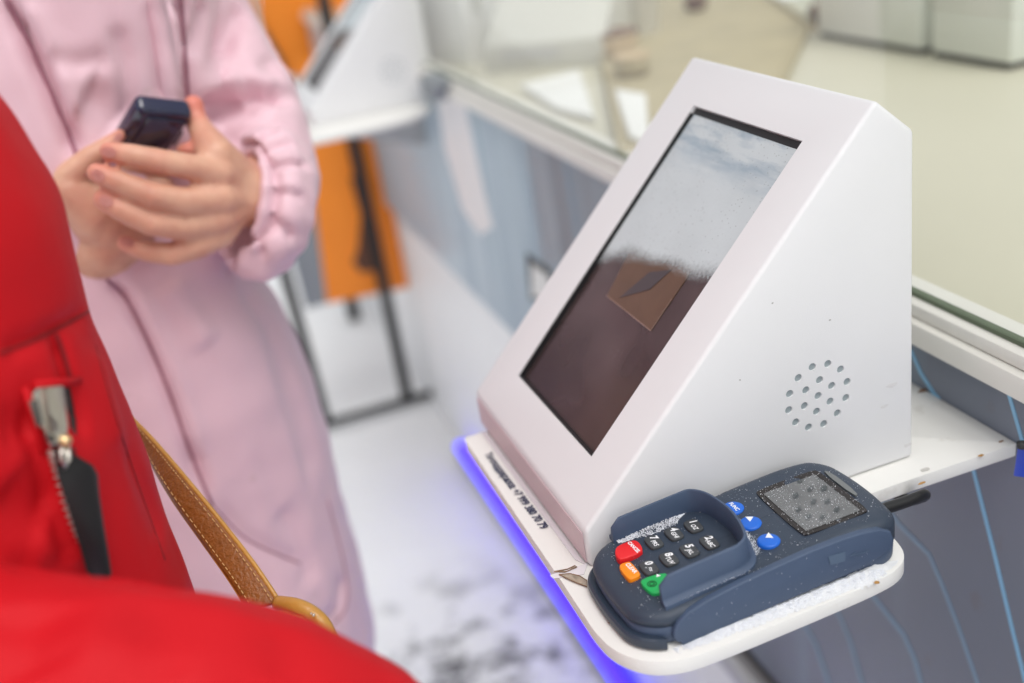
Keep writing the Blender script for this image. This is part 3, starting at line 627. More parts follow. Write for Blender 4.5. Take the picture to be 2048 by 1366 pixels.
# a few scuffs on the side panel
scf = mat('scuff', (.42, .41, .40), .7)
for px, py, r_, e_ in [(1545, 606, .0007, 1), (1783, 770, .0016, 3), (1768, 812, .0013, 2.5), (1500, 1010, .001, 1), (1480, 760, .0006, 1), (1815, 890, .002, 1.5), (1660, 640, .0005, 2)]:
    c_ = on(px, py, 1, 0); bm = bmesh.new()
    prism(bm, [(c_[0] + e_ * r_ * math.cos(j * .785) * random.uniform(.6, 1.1), -.0001, c_[2] + r_ * math.sin(j * .785) * random.uniform(.5, 1.1)) for j in range(8)], (0, .0002, 0)); bm_link('scuff_mark', bm, scf if r_ < .0012 else mat('faint smudge', (.70, .69, .69), .6), kiosk)
# second kiosk further along the counter
k2 = copy_tree(kiosk); k2.location = Vector(kiosk.location) + Vector((-0.032, 1.27, 0.0)); tag(k2, 'white wedge kiosk far behind, blurred, its side panel facing the camera', 'kiosk')

# ================================================================== PINPAD (terminal)
pin = thing('pinpad', (0.073, -0.044, 0), 'slate blue payment pinpad with keypad shield, sprinkled with snow', 'pinpad')
TX0, TX1, TY0, TY1 = -0.0035, 0.1495, -0.0822, -0.0058
TYC = (TY0 + TY1) / 2
def tz(x):
    xs = [-.01, -.002, .03, .066, .085, .12, .138, .15]; zs = [.0175, .0192, .0222, .0245, .0277, .0305, .0300, .0268]
    return float(np.interp(x, xs, zs))
def tz_s(x): return np.mean([tz(x + d) for d in np.linspace(-.008, .008, 9)])
def term_outline(off=0.0, n=24):
    pts = []; rf, rb = .017, .013
    def arc(cx, cy, r, a0, a1, k):
        for j in range(k + 1):
            a = math.radians(a0 + (a1 - a0) * j / k); pts.append([cx + r * math.cos(a), cy + r * math.sin(a)])
    arc(TX0 + rf, TY1 - rf, rf, 90, 180, 10)
    for y in np.linspace(TY1 - rf, TY0 + rf, 12)[1:-1]: pts.append([TX0, y])
    arc(TX0 + rf, TY0 + rf, rf, 180, 270, 10)
    for x in np.linspace(TX0 + rf, TX1 - rb, 30)[1:-1]: pts.append([x, TY0])
    arc(TX1 - rb, TY0 + rb, rb, 270, 360, 10)
    for y in np.linspace(TY0 + rb, TY1 - rb, 12)[1:-1]: pts.append([TX1, y])
    arc(TX1 - rb, TY1 - rb, rb, 0, 90, 10)
    for x in np.linspace(TX1 - rb, TX0 + rf, 30)[1:-1]: pts.append([x, TY1])
    out = []
    for x, y in pts:
        t_ = (y - TYC) / (TY1 - TYC)
        if x < .03: x -= .0035 * (1 - t_ * t_) * (1 - max(0, x) / .03)
        if x > .11: x += .0050 * (1 - t_ * t_) * ((x - .11) / .04)
        s_ = (x - TX0) / (TX1 - TX0)
        y = TYC + (y - TYC) * (1 + 0.02 * math.sin(math.pi * min(1, max(0, s_))) - 0.03 * max(0, .18 - s_) / .18)
        out.append(np.array([x, y]))
    if off:
        res = []; k = len(out)
        for i in range(k):
            t_ = out[(i + 1) % k] - out[i - 1]; t_ /= np.linalg.norm(t_) + 1e-12
            res.append(out[i] + np.array([-t_[1], t_[0]]) * off)      # positive = inwards (outline runs counter-clockwise)
        # make sure that the direction is inward
        c0 = np.array([.073, TYC])
        if np.mean([np.linalg.norm(a - c0) for a in res]) > np.mean([np.linalg.norm(a - c0) for a in out]) and off > 0:
            res = [2 * o_ - r_ for o_, r_ in zip(out, res)]
        if off < 0 and np.mean([np.linalg.norm(a - c0) for a in res]) < np.mean([np.linalg.norm(a - c0) for a in out]):
            res = [2 * o_ - r_ for o_, r_ in zip(out, res)]
        out = res
    return out
def loft(rings, close_top=True, close_bot=True):
    bmx = bmesh.new(); R_ = [[bmx.verts.new(tuple(p_)) for p_ in r] for r in rings]
    n = len(R_[0])
    for a_, b_ in zip(R_, R_[1:]):
        for k in range(n): bmx.faces.new((a_[k], a_[(k + 1) % n], b_[(k + 1) % n], b_[k]))
    if close_bot: bmx.faces.new(R_[0][::-1])
    if close_top: bmx.faces.new(R_[-1])
    return bmx
o0 = term_outline(0); rings = []
rings.append([(x, y, .0128) for x, y in term_outline(.0010)])
rings.append([(x, y, .0132) for x, y in o0])
for f_, off in [(.80, .0), (.87, .0006), (.93, .0018), (.965, .0034), (.985, .0052), (.995, .0072)]:
    rings.append([(x, y, max(.0135, f_ * tz_s(x))) for x, y in term_outline(off)])
last = term_outline(.0095)
def spine(p): return np.array([min(max(p[0], .035), .115), TYC + (p[1] - TYC) * .0])
for k_ in (0, .12, .3, .5, .7, .85, .97):
    rings.append([(*(np.array(p) * (1 - k_) + spine(p) * k_),) for p in last])
    rings[-1] = [(x, y, tz_s(x) + .0004 * k_) for x, y in rings[-1]]
bm = loft(rings, True, True); up = bm_link('upper_shell', bm, MT['slate'], pin, smooth=True)
bm = loft([[(x, y, z) for x, y in term_outline(off)] for z, off in [(.0009, .004), (.0012, .0022), (.0025, .0010), (.0120, .0006), (.0123, .0012)]])
bm_link('lower_shell', bm, MT['slate_lit'], pin, smooth=True)
# bumper lip curling round the front
ol = term_outline(-.0034); fr = [p for p in ol if p[0] < .010]
fr = sorted(fr, key=lambda p: -p[1]); bmx = bmesh.new()
def strip(path, prof):
    """sweep a small (out, z) profile along a plan path"""
    R_ = []
    for i, p in enumerate(path):
        t_ = path[min(i + 1, len(path) - 1)] - path[max(i - 1, 0)]; t_ = t_ / (np.linalg.norm(t_) + 1e-12); nn = np.array([t_[1], -t_[0]])
        k = min(1, min(i, len(path) - 1 - i) / 3 + .35)
        R_.append([(p[0] + nn[0] * a * k, p[1] + nn[1] * a * k, z) for a, z in prof])
    return R_
R_ = strip(fr, [(.0006, .0024), (.0002, .0016), (-.0045, .0014), (-.0045, .0070), (-.0008, .0076), (.0004, .0064)])
R_ = [[bmx.verts.new(v_) for v_ in r] for r in R_]
for a_, b_ in zip(R_, R_[1:]):
    for k in range(6): bmx.faces.new((a_[k], a_[(k + 1) % 6], b_[(k + 1) % 6], b_[k]))
bmx.faces.new(R_[0]); bmx.faces.new(R_[-1][::-1]); bm_link('front_bumper', bmx, MT['slate'], pin, bevel=.0006, seg=2)
# side cover with raised marks
FL = [(.0150, .0006), (.045, .0026), (.073, .0044), (.100, .0062), (.126, .0082), (.138, .0125), (.1425, .0180), (.1405, .0245), (.134, .0285), (.122, .0307), (.108, .0312), (.090, .0306),
      (.070, .0288), (.050, .0264), (.032, .0234), (.0205, .0200), (.0145, .0165), (.0115, .0120), (.0108, .0075), (.0125, .0040), (.0150, .0030)]
FL = [np.array(p_) for p_ in FL]
bm = bmesh.new(); prism(bm, [(x, -.0845, z * .97) for x, z in FL], (0, .0045, 0)); bm_link('side_cover', bm, MT['slate_lit'], pin, bevel=.0009, seg=3, angle=55)
e_ = mat('embossed slate', (0.085, 0.125, 0.19), .5)
def fl(px, py): 
    w_ = on(px, py, 1, -.0846); return (w_[0], -.0849, w_[2])
bm = bmesh.new(); prism(bm, [fl(1657, 1113), fl(1690, 1103), fl(1690, 1122), fl(1660, 1130)], (0, .0006, 0)); bm_link('embossed_mark', bm, e_, pin)
bm = bmesh.new(); 
for a, b in [((1700, 1112), (1737, 1101)), ((1700, 1112), (1712, 1104)), ((1712, 1112), (1737, 1101))]: tube(bm, [fl(*a), fl(*b)], .00018, 4)
bm_link('embossed_arrow', bm, e_, pin)
# privacy shield around the keypad
ST, SB = .0368, .018
path = []
path += [np.array([x, -.0725]) for x in np.linspace(.0110, .0560, 10)]
path += spline([np.array([.0560, -.0725]), np.array([.0625, -.0690]), np.array([.0665, -.0600]), np.array([.0695, -.0440]), np.array([.0690, -.0290]), np.array([.0665, -.0180]), np.array([.0610, -.0112]), np.array([.0550, -.0102])], 5)[1:]
path += [np.array([x, -.0102]) for x in np.linspace(.0550, .0122, 10)][1:]
cum = np.concatenate([[0], np.cumsum([np.linalg.norm(b - a) for a, b in zip(path, path[1:])])]); tot = cum[-1]
bm = bmesh.new(); R_ = []
for i, p in enumerate(path):
    t_ = path[min(i + 1, len(path) - 1)] - path[max(i - 1, 0)]; t_ /= np.linalg.norm(t_); nn = np.array([t_[1], -t_[0]])   # outward
    se = min(cum[i], tot - cum[i]); rr = .0045
    stx = .0345 + .0020 * min(1, max(0, (-.012 - p[1]) / .055)) + min(.050, max(0, p[0] - .012)) / .05 * .0040
    top = stx - (rr - math.sqrt(max(0, rr * rr - (rr - min(se, rr)) ** 2)))
    base = tz_s(p[0]) - .0012; th = .0010
    P3 = lambda o_, z: (p[0] + nn[0] * o_, p[1] + nn[1] * o_, z)
    R_.append([P3(-.0010, base), P3(-.0010, top - .0006), P3(-.0006, top), P3(.0004, top), P3(.0010, top - .0007), P3(.0022, base + .0055), P3(.0028, base + .0036), P3(.0050, base + .0026), P3(.0054, base + .0010), P3(.0054, base)])
R_ = [[bm.verts.new(v_) for v_ in r] for r in R_]; n = len(R_[0])
for a_, b_ in zip(R_, R_[1:]):
    for k in range(n): bm.faces.new((a_[k], a_[(k + 1) % n], b_[(k + 1) % n], b_[k]))
bm.faces.new(R_[0]); bm.faces.new(R_[-1][::-1])
sh_o = bm_link('keypad_shield', bm, MT['slate_lit'], pin, smooth=True); sh_o.data.set_sharp_from_angle(angle=math.radians(50))
# keys
def key_from(poly, z0, h, m, name, par=pin, it=2, bev=.0007):
    bmx = bmesh.new(); pts = smooth_poly(poly, it=it) if it else poly
    prism(bmx, [(p_[0], p_[1], z0) for p_ in pts], (0, 0, h)); return bm_link(name, bmx, m, par, bevel=bev, seg=3, angle=60)
def rrect(cx, cy, hx, hy, c=.35):
    return [(cx - hx, cy - hy * (1 - c)), (cx - hx, cy + hy * (1 - c)), (cx - hx * (1 - c), cy + hy), (cx + hx * (1 - c), cy + hy), (cx + hx, cy + hy * (1 - c)), (cx + hx, cy - hy * (1 - c)), (cx + hx * (1 - c), cy - hy), (cx - hx * (1 - c), cy - hy)]
EX, EY = (0, -1, 0), (1, 0, 0)
rows = [(.0545, ['1', '2', '3'], ['OZ', 'ABC', 'DEF']), (.0424, ['4', '5', '6'], ['GHI', 'JKL', 'MNO']), (.0300, ['7', '8', '9'], ['PRS', 'TUV', 'WXY']), (.0180, [None, '0', None], ['', ',*=', ''])]
cols = [-.0262, -.0442, -.0610]
for x, ds, ls in rows:
    for cy, dg_, lt_ in zip(cols, ds, ls):
        if dg_ is None: continue
        zt = tz_s(x) + .0018
        kk = key_from(rrect(x, cy, .0043, .0060), zt - .0035, .0035, MT['key'], 'key', it=1, bev=.0008)
        kk['label'] = 'dark grey rubber key printed ' + dg_
        text_mesh(dg_, .0058, (x + .0012, cy + .0030, zt + .00012), EX, EY, MT['print'], kk, 'digit', bold=.00022, shear=.15)
        text_mesh(lt_, .0036, (x - .0006, cy - .0020, zt + .00012), EX, EY, MT['print'], kk, 'letters', bold=.00008, shear=.15)
def pk(z, *px): return [on(a, b, 2, z)[:2] for a, b in px]
z_ = .0240
kk = key_from(pk(z_, (1229, 1099), (1236, 1090), (1264, 1079), (1276, 1081), (1285, 1094), (1284, 1104), (1242, 1119), (1232, 1113)), .019, z_ - .019, MT['red'], 'cancel_key', it=1); kk['label'] = 'red cancel key'
a = on(1259, 1086, 2, z_)[:2]; b = on(1276, 1103, 2, z_)[:2]; cc = (np.array(a) + b) / 2; dd = np.array(b) - a; dd /= np.linalg.norm(dd)
text_mesh('CANCEL', .0030, (cc[0], cc[1], z_ + .0001), (dd[0], dd[1], 0), (-dd[1], dd[0], 0), MT['print'], kk, 'letters', bold=.00012)
z_ = .0226
kk = key_from(pk(z_, (1238, 1135), (1240, 1127), (1257, 1122), (1263, 1124), (1280, 1144), (1280, 1151), (1262, 1158), (1255, 1156)), .018, z_ - .018, MT['orange'], 'clear_key', it=1); kk['label'] = 'orange clear key'
a = on(1253, 1127, 2, z_)[:2]; b = on(1272, 1146, 2, z_)[:2]; cc = (np.array(a) + b) / 2; dd = np.array(b) - a; dd /= np.linalg.norm(dd)
text_mesh('CLEAR', .0033, (cc[0], cc[1], z_ + .0001), (dd[0], dd[1], 0), (-dd[1], dd[0], 0), MT['print'], kk, 'letters', bold=.00012)
z_ = .0226
kk = key_from(pk(z_, (1280, 1165), (1284, 1157), (1314, 1147), (1336, 1145), (1350, 1165), (1340, 1182), (1312, 1186), (1300, 1184)), .018, z_ - .018, MT['green'], 'enter_key', it=1); kk['label'] = 'green enter key with a ring'
c_ = on(1304, 1168, 2, z_)
for r_ in (.0023, .0012):
    bm = bmesh.new(); tube(bm, [(c_[0] + r_ * math.cos(t_), c_[1] + r_ * math.sin(t_), z_ + .0001) for t_ in np.linspace(0, 2 * math.pi, 24)], .00032, 6, False); bm_link('ring_mark', bm, MT['greenline'], kk, smooth=True)
text_mesh('◄', .003, (*on(1315, 1151, 2, z_)[:2], z_ + .0001), EX, EY, MT['print'], kk, 'mark')
# function buttons
for i, (px, py) in enumerate([(1466, 1010), (1501, 1040), (1537, 1075)]):
    c_ = on(px, py, 2, .0297); zt = tz_s(c_[0]) + .0016
    bm = bmesh.new(); lathe(bm, (c_[0], c_[1], zt - .004), [(.0062, 0), (.0062, .0030), (.0058, .0037), (.0050, .0040)], 28)
    kk = bm_link('function_button', bm, MT['blue'], pin, smooth=True); kk.data.set_sharp_from_angle(angle=math.radians(60))
    kk['label'] = ['blue round button printed FUNC', 'blue round button with a down arrow', 'blue round button with an up arrow'][i]
    if i == 0: text_mesh('FUNC', .0033, (c_[0] + .0006, c_[1], zt + .0001), EX, EY, MT['print'], kk, 'letters', bold=.0001)
    else:
        tri = [[(1490.5, 1033.8), (1506.7, 1033.8), (1500, 1043.5)], [(1536.8, 1065), (1531, 1075.4), (1546.9, 1076)]][i - 1]
        bm = bmesh.new(); prism(bm, [(*on(a, b, 2, zt)[:2], zt + .00005) for a, b in tri], (0, 0, .00012)); bm_link('arrow', bm, MT['print'], kk)
# display window
zl = .0309
def zs(x): return tz_s(x) + .0006
bx = [on(1503, 984, 2, .0295), on(1632, 938, 2, .0308), on(1742, 1021, 2, .0308), on(1611, 1074, 2, .0295)]
x0, x1 = (bx[0][0] + bx[3][0]) / 2, (bx[1][0] + bx[2][0]) / 2; y0, y1 = (bx[2][1] + bx[3][1]) / 2, (bx[0][1] + bx[1][1]) / 2
def frame_poly(x0, x1, y0, y1, c=.003): return [(x0, y0 + c), (x0 + c, y0), (x1 - c, y0), (x1, y0 + c), (x1, y1 - c), (x1 - c, y1), (x0 + c, y1), (x0, y1 - c)]
def sheet(poly, dz, th, m, name, par=pin, it=2):
    bmx = bmesh.new(); pts = smooth_poly(poly, it=it); vs_ = [bmx.verts.new((p_[0], p_[1], zpl(p_[0]) + dz)) for p_ in pts]; f = bmx.faces.new(vs_)
    r = bmesh.ops.extrude_face_region(bmx, geom=[f]); bmesh.ops.translate(bmx, verts=[g_ for g_ in r['geom'] if isinstance(g_, bmesh.types.BMVert)], vec=(0, 0, -th))
    return bm_link(name, bmx, m, par)
za, zb_ = tz_s(x0) + .0010, tz_s(x1) + .0013
def zpl(x): return za + (zb_ - za) * (x - x0) / (x1 - x0)
sheet(frame_poly(x0, x1, y0, y1), .0, .004, MT['bezel'], 'display_bezel')
lcd = sheet(frame_poly(x0 + .0034, x1 - .0042, y0 + .0032, y1 - .0050, .0006), .00035, .0008, MT['lcd'], 'display_glass', it=1)
# brand strip behind the display
sheet([(x1 + .0015, y0 + .016), (x1 + .0048, y0 + .018), (x1 + .0048, y1 - .006), (x1 + .0015, y1 - .004)], -.0003, .001, mat('grey inlay', (.16, .17, .17), .3), 'inlay_strip', it=1)
# cable
cb = spline([(.150, -.050, .012), (.160, -.049, .0105), (.172, -.048, .0092), (.186, -.046, .0075), (.196, -.041, .0035), (.200, -.033, -.004), (.201, -.018, -.0145), (.204, .01, -.0185), (.225, .03, -.02), (.277, .035, -.03)], 5)
bm = bmesh.new(); tube(bm, cb, .0034, 12); cable = bm_link('cable', bm, MT['black'], pin, smooth=True)
bm = bmesh.new(); tube(bm, [(.144, -.0503, .012), (.158, -.0493, .0108)], .0047, 12); bm_link('cable_boot', bm, MT['black'], pin, smooth=True)

# ================================================================== SNOW on the pinpad and the shelf
top_bvh = BVHTree.FromPolygons([v_.co for v_ in up.data.vertices], [p_.vertices for p_ in up.data.polygons])
cr_v, cr_f = [], []
def crystal(p, s):
    b0 = len(cr_v); ax = rng.normal(size=(3, 3)); q_, _ = np.linalg.qr(ax); st = np.array([rng.uniform(.5, 1.9), rng.uniform(.5, 1), rng.uniform(.3, .8)]) * s
    for i in range(3):
        cr_v.append(p + q_[i] * st[i]); cr_v.append(p - q_[i] * st[i])
    for a_, b_, c_ in [(0, 2, 4), (2, 1, 4), (1, 3, 4), (3, 0, 4), (2, 0, 5), (1, 2, 5), (3, 1, 5), (0, 3, 5)]: cr_f.append((b0 + a_, b0 + b_, b0 + c_))
def topz(x, y):
    if x0 < x < x1 and y0 < y < y1: return zpl(x) + .0004
    return tz_s(x) + .0002
def flush(name, label, cat, par=None):
    global cr_v, cr_f
    o = link(name, mesh(name, cr_v, cr_f), MT['snowc'], par, smooth=False); o['kind'] = 'stuff'
    if par is None: tag(o, label, cat)
    cr_v, cr_f = [], []; return o
# light sprinkle on top of everything, denser at the display
for _ in range(4600):
    x = rng.uniform(.0, .150); y = rng.uniform(TY0 + .004, TY1 - .003)
    dens = .28 + (.72 if x0 < x < x1 and y0 < y < y1 else 0) + .35 * math.exp(-((x - .084) / .01) ** 2) + .15 * (x > .14)
    if .012 < x < .066 and -.07 < y < -.012: dens *= .5
    if rng.random() > dens * (.4 + noise.noise(Vector((x * 90, y * 90, 0))) * 1.2 + .3): continue
    crystal(np.array([x, y, topz(x, y)]), abs(rng.normal(0, .00012)) + .00008)
# drift against the outside of the shield's back wall
for _ in range(1900):
    y = rng.uniform(-.068, -.020); xb = np.interp(y, [-.072, -.069, -.060, -.044, -.029, -.018], [.058, .0625, .0665, .0695, .069, .0665]) + .0048
    d_ = abs(rng.normal(0, .0030)); x = xb + d_
    k_ = max(0, noise.noise(Vector((y * 120, 2, 0))) * .6 + .75)
    if rng.random() > k_ * math.exp(-d_ / .0042): continue
    crystal(np.array([x, y, tz_s(x) + max(0, .0012 - d_ * .25) * rng.random()]), rng.uniform(.00016, .00042))
# drift inside the shield along its left wall: a low mound and the grains on it
def drift_w(x): return max(0.0, (.0075 * math.exp(-((x - .037) / .019) ** 2) + .0004) * (1 + .35 * noise.noise(Vector((x * 95, 0, 4)))) * min(1, max(0, (.059 - x) / .010)))
def drift_z(x, y):
    w_ = drift_w(x); d_ = -.0108 - y
    if w_ < .0004 or d_ > w_: return tz_s(x) - .0010
    t_ = d_ / w_
    return tz_s(x) + .0019 * (w_ / .007) * (1 - t_ ** 2) * (1 + .5 * noise.noise(Vector((x * 500, y * 500, 3)))) + .0003 * noise.noise(Vector((x * 1500, y * 1500, 1)))
vs, fs = gridmesh(.0125, .060, -.0200, -.0112, 150, 44, drift_z)
fs = [f for f in fs if max(vs[i][2] - tz_s(vs[i][0]) for i in f) > -.0005]
for _ in range(2300):
    x = rng.uniform(.0140, .060); w_ = drift_w(x); y = -.0114 - w_ * rng.random() ** 1.25
    if w_ < .0006 or rng.random() < .35 - .8 * noise.noise(Vector((x * 240, y * 240, 6))): continue
    crystal(np.array([x, y, tz_s(x) + rng.uniform(0, .0010) * w_ / .007]), rng.uniform(.00018, .00046))
# crumbs between the keys
for _ in range(1500):
    x = rng.uniform(.006, .060); y = rng.uniform(-.068, -.018)
    if rng.random() > max(0, .15 + .9 * noise.noise(Vector((x * 110, y * 110, 9)))): continue
    inkey = any(abs(x - kx) < .0045 and abs(y - ky) < .0062 for kx in (.0545, .0424, .03, .018) for ky in cols)
    if inkey and rng.random() < .93: continue
    crystal(np.array([x, y, tz_s(x) + (.0019 if inkey else .0001)]), rng.uniform(.00010, .00026))
# a few on the side cover
for _ in range(46):
    x = rng.uniform(.02, .135); z = rng.uniform(.006, .027); crystal(np.array([x, -.0847, z]), rng.uniform(.0001, .00025))
for _ in range(120):
    x = rng.uniform(.020, .060); crystal(np.array([x, -.0776 - rng.random() * .001, tz_s(x) + .0016 + .001 * rng.random()]), rng.uniform(.0001, .0003) * (rng.random() < .5))
flush('snow_crystals', 'fine snow crystals scattered over the pinpad and drifted against its keypad shield', 'snow')
# snow lying on the shelf lobe between the side cover and the rim
def lobe_z(x, y):
    inner = -.0836; outer = -.0896 + .0018 * noise.noise(Vector((x * 60, 0, 7)))
    t_ = (y - outer) / (inner - outer) - max(0, (x - .122) / .022)
    if t_ <= 0: return -.0008
    h_ = .0012 + .0036 * (x / .15) + .0012 * noise.noise(Vector((x * 190, 3, 0)))
    k_ = min(1, max(0, (.150 - x) / .016)) * min(1, max(0, (x - .012) / .02))
    return max(-.0008, min(1, t_ * 1.1) ** 1.4 * h_ * k_ + .0006 * noise.noise(Vector((x * 420, y * 420, 2))) * k_ + .0001)
vs, fs = gridmesh(.006, .150, -.0905, -.0800, 260, 26, lobe_z); fs = [f for f in fs if max(vs[i][2] for i in f) > .00028]
o = link('shelf_snow', mesh('shelf_snow', vs, fs), mat('packed snow', (.80, .81, .83), .75, bump=.8, bscale=1600, var=.06, vscale=300)); tag(o, 'thin bank of snow on the shelf lobe along the pinpad side cover', 'snow', kind='stuff')
for _ in range(5200):
    x = rng.uniform(.010, .152); y = -.0850 + rng.normal(0, .0016); y = min(y, -.0838)
    z = max(0, lobe_z(x, y)); 
    if x > .136 or (y < -.0888) or noise.noise(Vector((x * 260, y * 260, 0))) < -.25: continue
    crystal(np.array([x, y, z + rng.uniform(0, .0005)]), rng.uniform(.00012, .00042))
for _ in range(900):
    x = rng.uniform(-.015, .155); y = rng.uniform(-.090, -.078)
    if noise.noise(Vector((x * 50, y * 50, 1))) < -.05: continue
    if x > .0 and y > -.083: continue
    if x > .138 and y < -.084: continue
    crystal(np.array([x, y, .0003 + max(0, lobe_z(x, y))]), rng.uniform(.0001, .00022))
flush('snow_grains', 'loose snow grains along the lower edge of the pinpad side cover', 'snow')

# ================================================================== DEBRIS on the shelf
def petal(px, label, z=.0012):
    q = [on(a, b, 2, z) for a, b in px]; t = thing('dry_petal', sum(q) / len(q), label, 'petal')
    c_ = sum(q) / len(q); bmx = bmesh.new(); top = [bmx.verts.new(Vector(p_)) for p_ in q]; ct = bmx.verts.new(Vector(c_ - [0, 0, .0008])); 
    for i in range(len(top)): bmx.faces.new((top[i], top[(i + 1) % len(top)], ct))
    r = bmesh.ops.solidify(bmx, geom=bmx.faces[:], thickness=.0003); bm_link('blade', bmx, MT['petal'], t, smooth=True)
    bmx = bmesh.new(); tube(bmx, q + [q[0]], .0003, 5, False); bm_link('edge', bmx, MT['petaledge'], t, smooth=True)
petal([(1118, 1149), (1140, 1147), (1160, 1152), (1174, 1161), (1174, 1173), (1150, 1164)], 'dry beige petal lying on the shelf corner nearest the pinpad')
petal([(1108, 1143), (1135, 1138), (1150, 1131), (1154, 1134), (1130, 1144)], 'thin curled dry petal just above the wider one')
bm = bmesh.new(); c_ = on(1240, 1246, 2, .001); 
for k in range(34):
    t0 = rng.uniform(0, 1); q0 = on(1217 + 55 * t0, 1232 + 40 * t0 * .8 + rng.normal(0, 4), 2, rng.uniform(.0004, .0025)); a_ = rng.uniform(0, 6.28); r_ = rng.uniform(.0008, .0022)
    pts = [q0 + np.array([r_ * math.cos(a_ + j * .9) * (1 + j * .15), r_ * math.sin(a_ + j * .9), .0004 * math.sin(j * 1.7)]) for j in range(7)]; pts = [np.array([p_[0], p_[1], max(.0003, p_[2])]) for p_ in pts]
    tube(bm, pts, .00018, 4)
tag(bm_link('dry_fibre_tuft', bm, MT['petaledge'], None, smooth=True), 'curled tuft of brown dry fibre beside the pinpad front bumper', 'tuft')
# blue tag under the shelf corner
tq = [(2034, 893), (2054, 885), (2060, 958), (2025, 953)]
t = thing('plastic_tag', on(2040, 892, 0, .276), 'bright blue plastic tag hanging at the right end of the shelf', 'tag')
bm = bmesh.new(); prism(bm, [on(a, b, 0, .262) for a, b in tq], (.004, 0, 0)); bm_link('tag_blade', bm, MT['bluetag'], t, bevel=.0012)
bm = bmesh.new(); tube(bm, [on(2044, 885, 0, .262), on(2044, 895, 0, .262)], .003, 8); bm_link('clip', bm, MT['dark'], t, smooth=True)

# ================================================================== PEOPLE
RGT, UPV, BCK = M[:, 0], M[:, 1], M[:, 2]
def dep(p): return float(-np.dot(np.array(p) - CAM, BCK))
def nd(px, py, y, rpx):
    """node: photo point on the world plane y, radius given in photo pixels there"""
    p = on(px, py, 1, y); return (p, rpx * dep(p) / FPX)
def add_sphere(bmx, c, r, sx=None):
    rr = bmesh.ops.create_icosphere(bmx, subdivisions=2, radius=1)['verts']
    for v_ in rr:
        o_ = np.array(v_.co) * r
        if sx is not None: o_ = o_ * sx
        v_.co = Vector(np.array(c) + o_)
def chain(bmx, nodes, step=.35, sx=None):
    for (a, ra), (b, rb) in zip(nodes, nodes[1:]):
        L_ = np.linalg.norm(np.array(b) - np.array(a)); k = max(1, int(L_ / (step * min(ra, rb))))
        for j in range(k + 1):
            t_ = j / k; add_sphere(bmx, np.array(a) * (1 - t_) + np.array(b) * t_, ra * (1 - t_) + rb * t_, sx)
def rings_loft(bmx, rings):
    R_ = [[bmx.verts.new(tuple(map(float, p_))) for p_ in r] for r in rings]; n = len(R_[0])
    for a_, b_ in zip(R_, R_[1:]):
        for k in range(n): bmx.faces.new((a_[k], a_[(k + 1) % n], b_[(k + 1) % n], b_[k]))
    bmx.faces.new(R_[0][::-1]); bmx.faces.new(R_[-1])
def body_loft(bmx, rows, ky, n=40, p=2.3):
    """rows: (py, pxL, pxR, y plane[, depth half]) -> super-elliptic rings standing in the world"""
    rr = []
    for row in rows:
        py, l_, r_, Y = row[:4]; k = row[4] if len(row) > 4 else ky
        a, b = on(l_, py, 1, Y), on(r_, py, 1, Y); c_ = (a + b) / 2; h_ = (b - a) / 2; rg = []
        for j in range(n):
            t_ = 2 * math.pi * j / n; cs, sn = math.cos(t_), math.sin(t_)
            x_ = np.sign(cs) * abs(cs) ** (2 / p); y_ = np.sign(sn) * abs(sn) ** (2 / p)
            rg.append(c_ + h_ * x_ + np.array([0, k, 0]) * y_)
        rr.append(rg)
    rr = [[np.array(q_) for q_ in zip(*[])] for _ in []] or rr
    # smooth rows with a spline
    out = []
    for i in range(len(rr) - 1):
        for t_ in (0, .25, .5, .75):
            p0, p1, p2, p3 = [np.array(rr[min(max(i + o_, 0), len(rr) - 1)]) for o_ in (-1, 0, 1, 2)]
            out.append(0.5 * (2 * p1 + (-p0 + p2) * t_ + (2 * p0 - 5 * p1 + 4 * p2 - p3) * t_ ** 2 + (-p0 + 3 * p1 - 3 * p2 + p3) * t_ ** 3))
    out.append(np.array(rr[-1])); rings_loft(bmx, out)
def remesh(bmx, voxel, it=4, name='m'):
    bmesh.ops.recalc_face_normals(bmx, faces=bmx.faces)
    me = bpy.data.meshes.new(name); bmx.to_mesh(me); bmx.free(); o = bpy.data.objects.new('tmp', me); C.objects.link(o)
    md = o.modifiers.new('r', 'REMESH'); md.mode = 'VOXEL'; md.voxel_size = voxel
    ms = o.modifiers.new('s', 'SMOOTH'); ms.iterations = it; ms.factor = .5
    dg = bpy.context.evaluated_depsgraph_get(); new = bpy.data.meshes.new_from_object(o.evaluated_get(dg)); bpy.data.objects.remove(o); bpy.data.meshes.remove(me)
    return new
def coords(me):
    a = np.empty(len(me.vertices) * 3); me.vertices.foreach_get('co', a); return a.reshape(-1, 3)
def normals(me):
    a = np.empty(len(me.vertices) * 3); me.vertices.foreach_get('normal', a); return a.reshape(-1, 3)
def setco(me, a): me.vertices.foreach_set('co', a.ravel()); me.update()
def bvh_of(me): return BVHTree.FromPolygons([v_.co for v_ in me.vertices], [p_.vertices for p_ in me.polygons])
def hit(bv, px, py):
    d = M @ np.array([px - 1024, -(py - 683), -FPX]); d /= np.linalg.norm(d)
    h_ = bv.ray_cast(Vector(CAM), Vector(d)); return (np.array(h_[0]), np.array(h_[1])) if h_[0] is not None else (None, None)
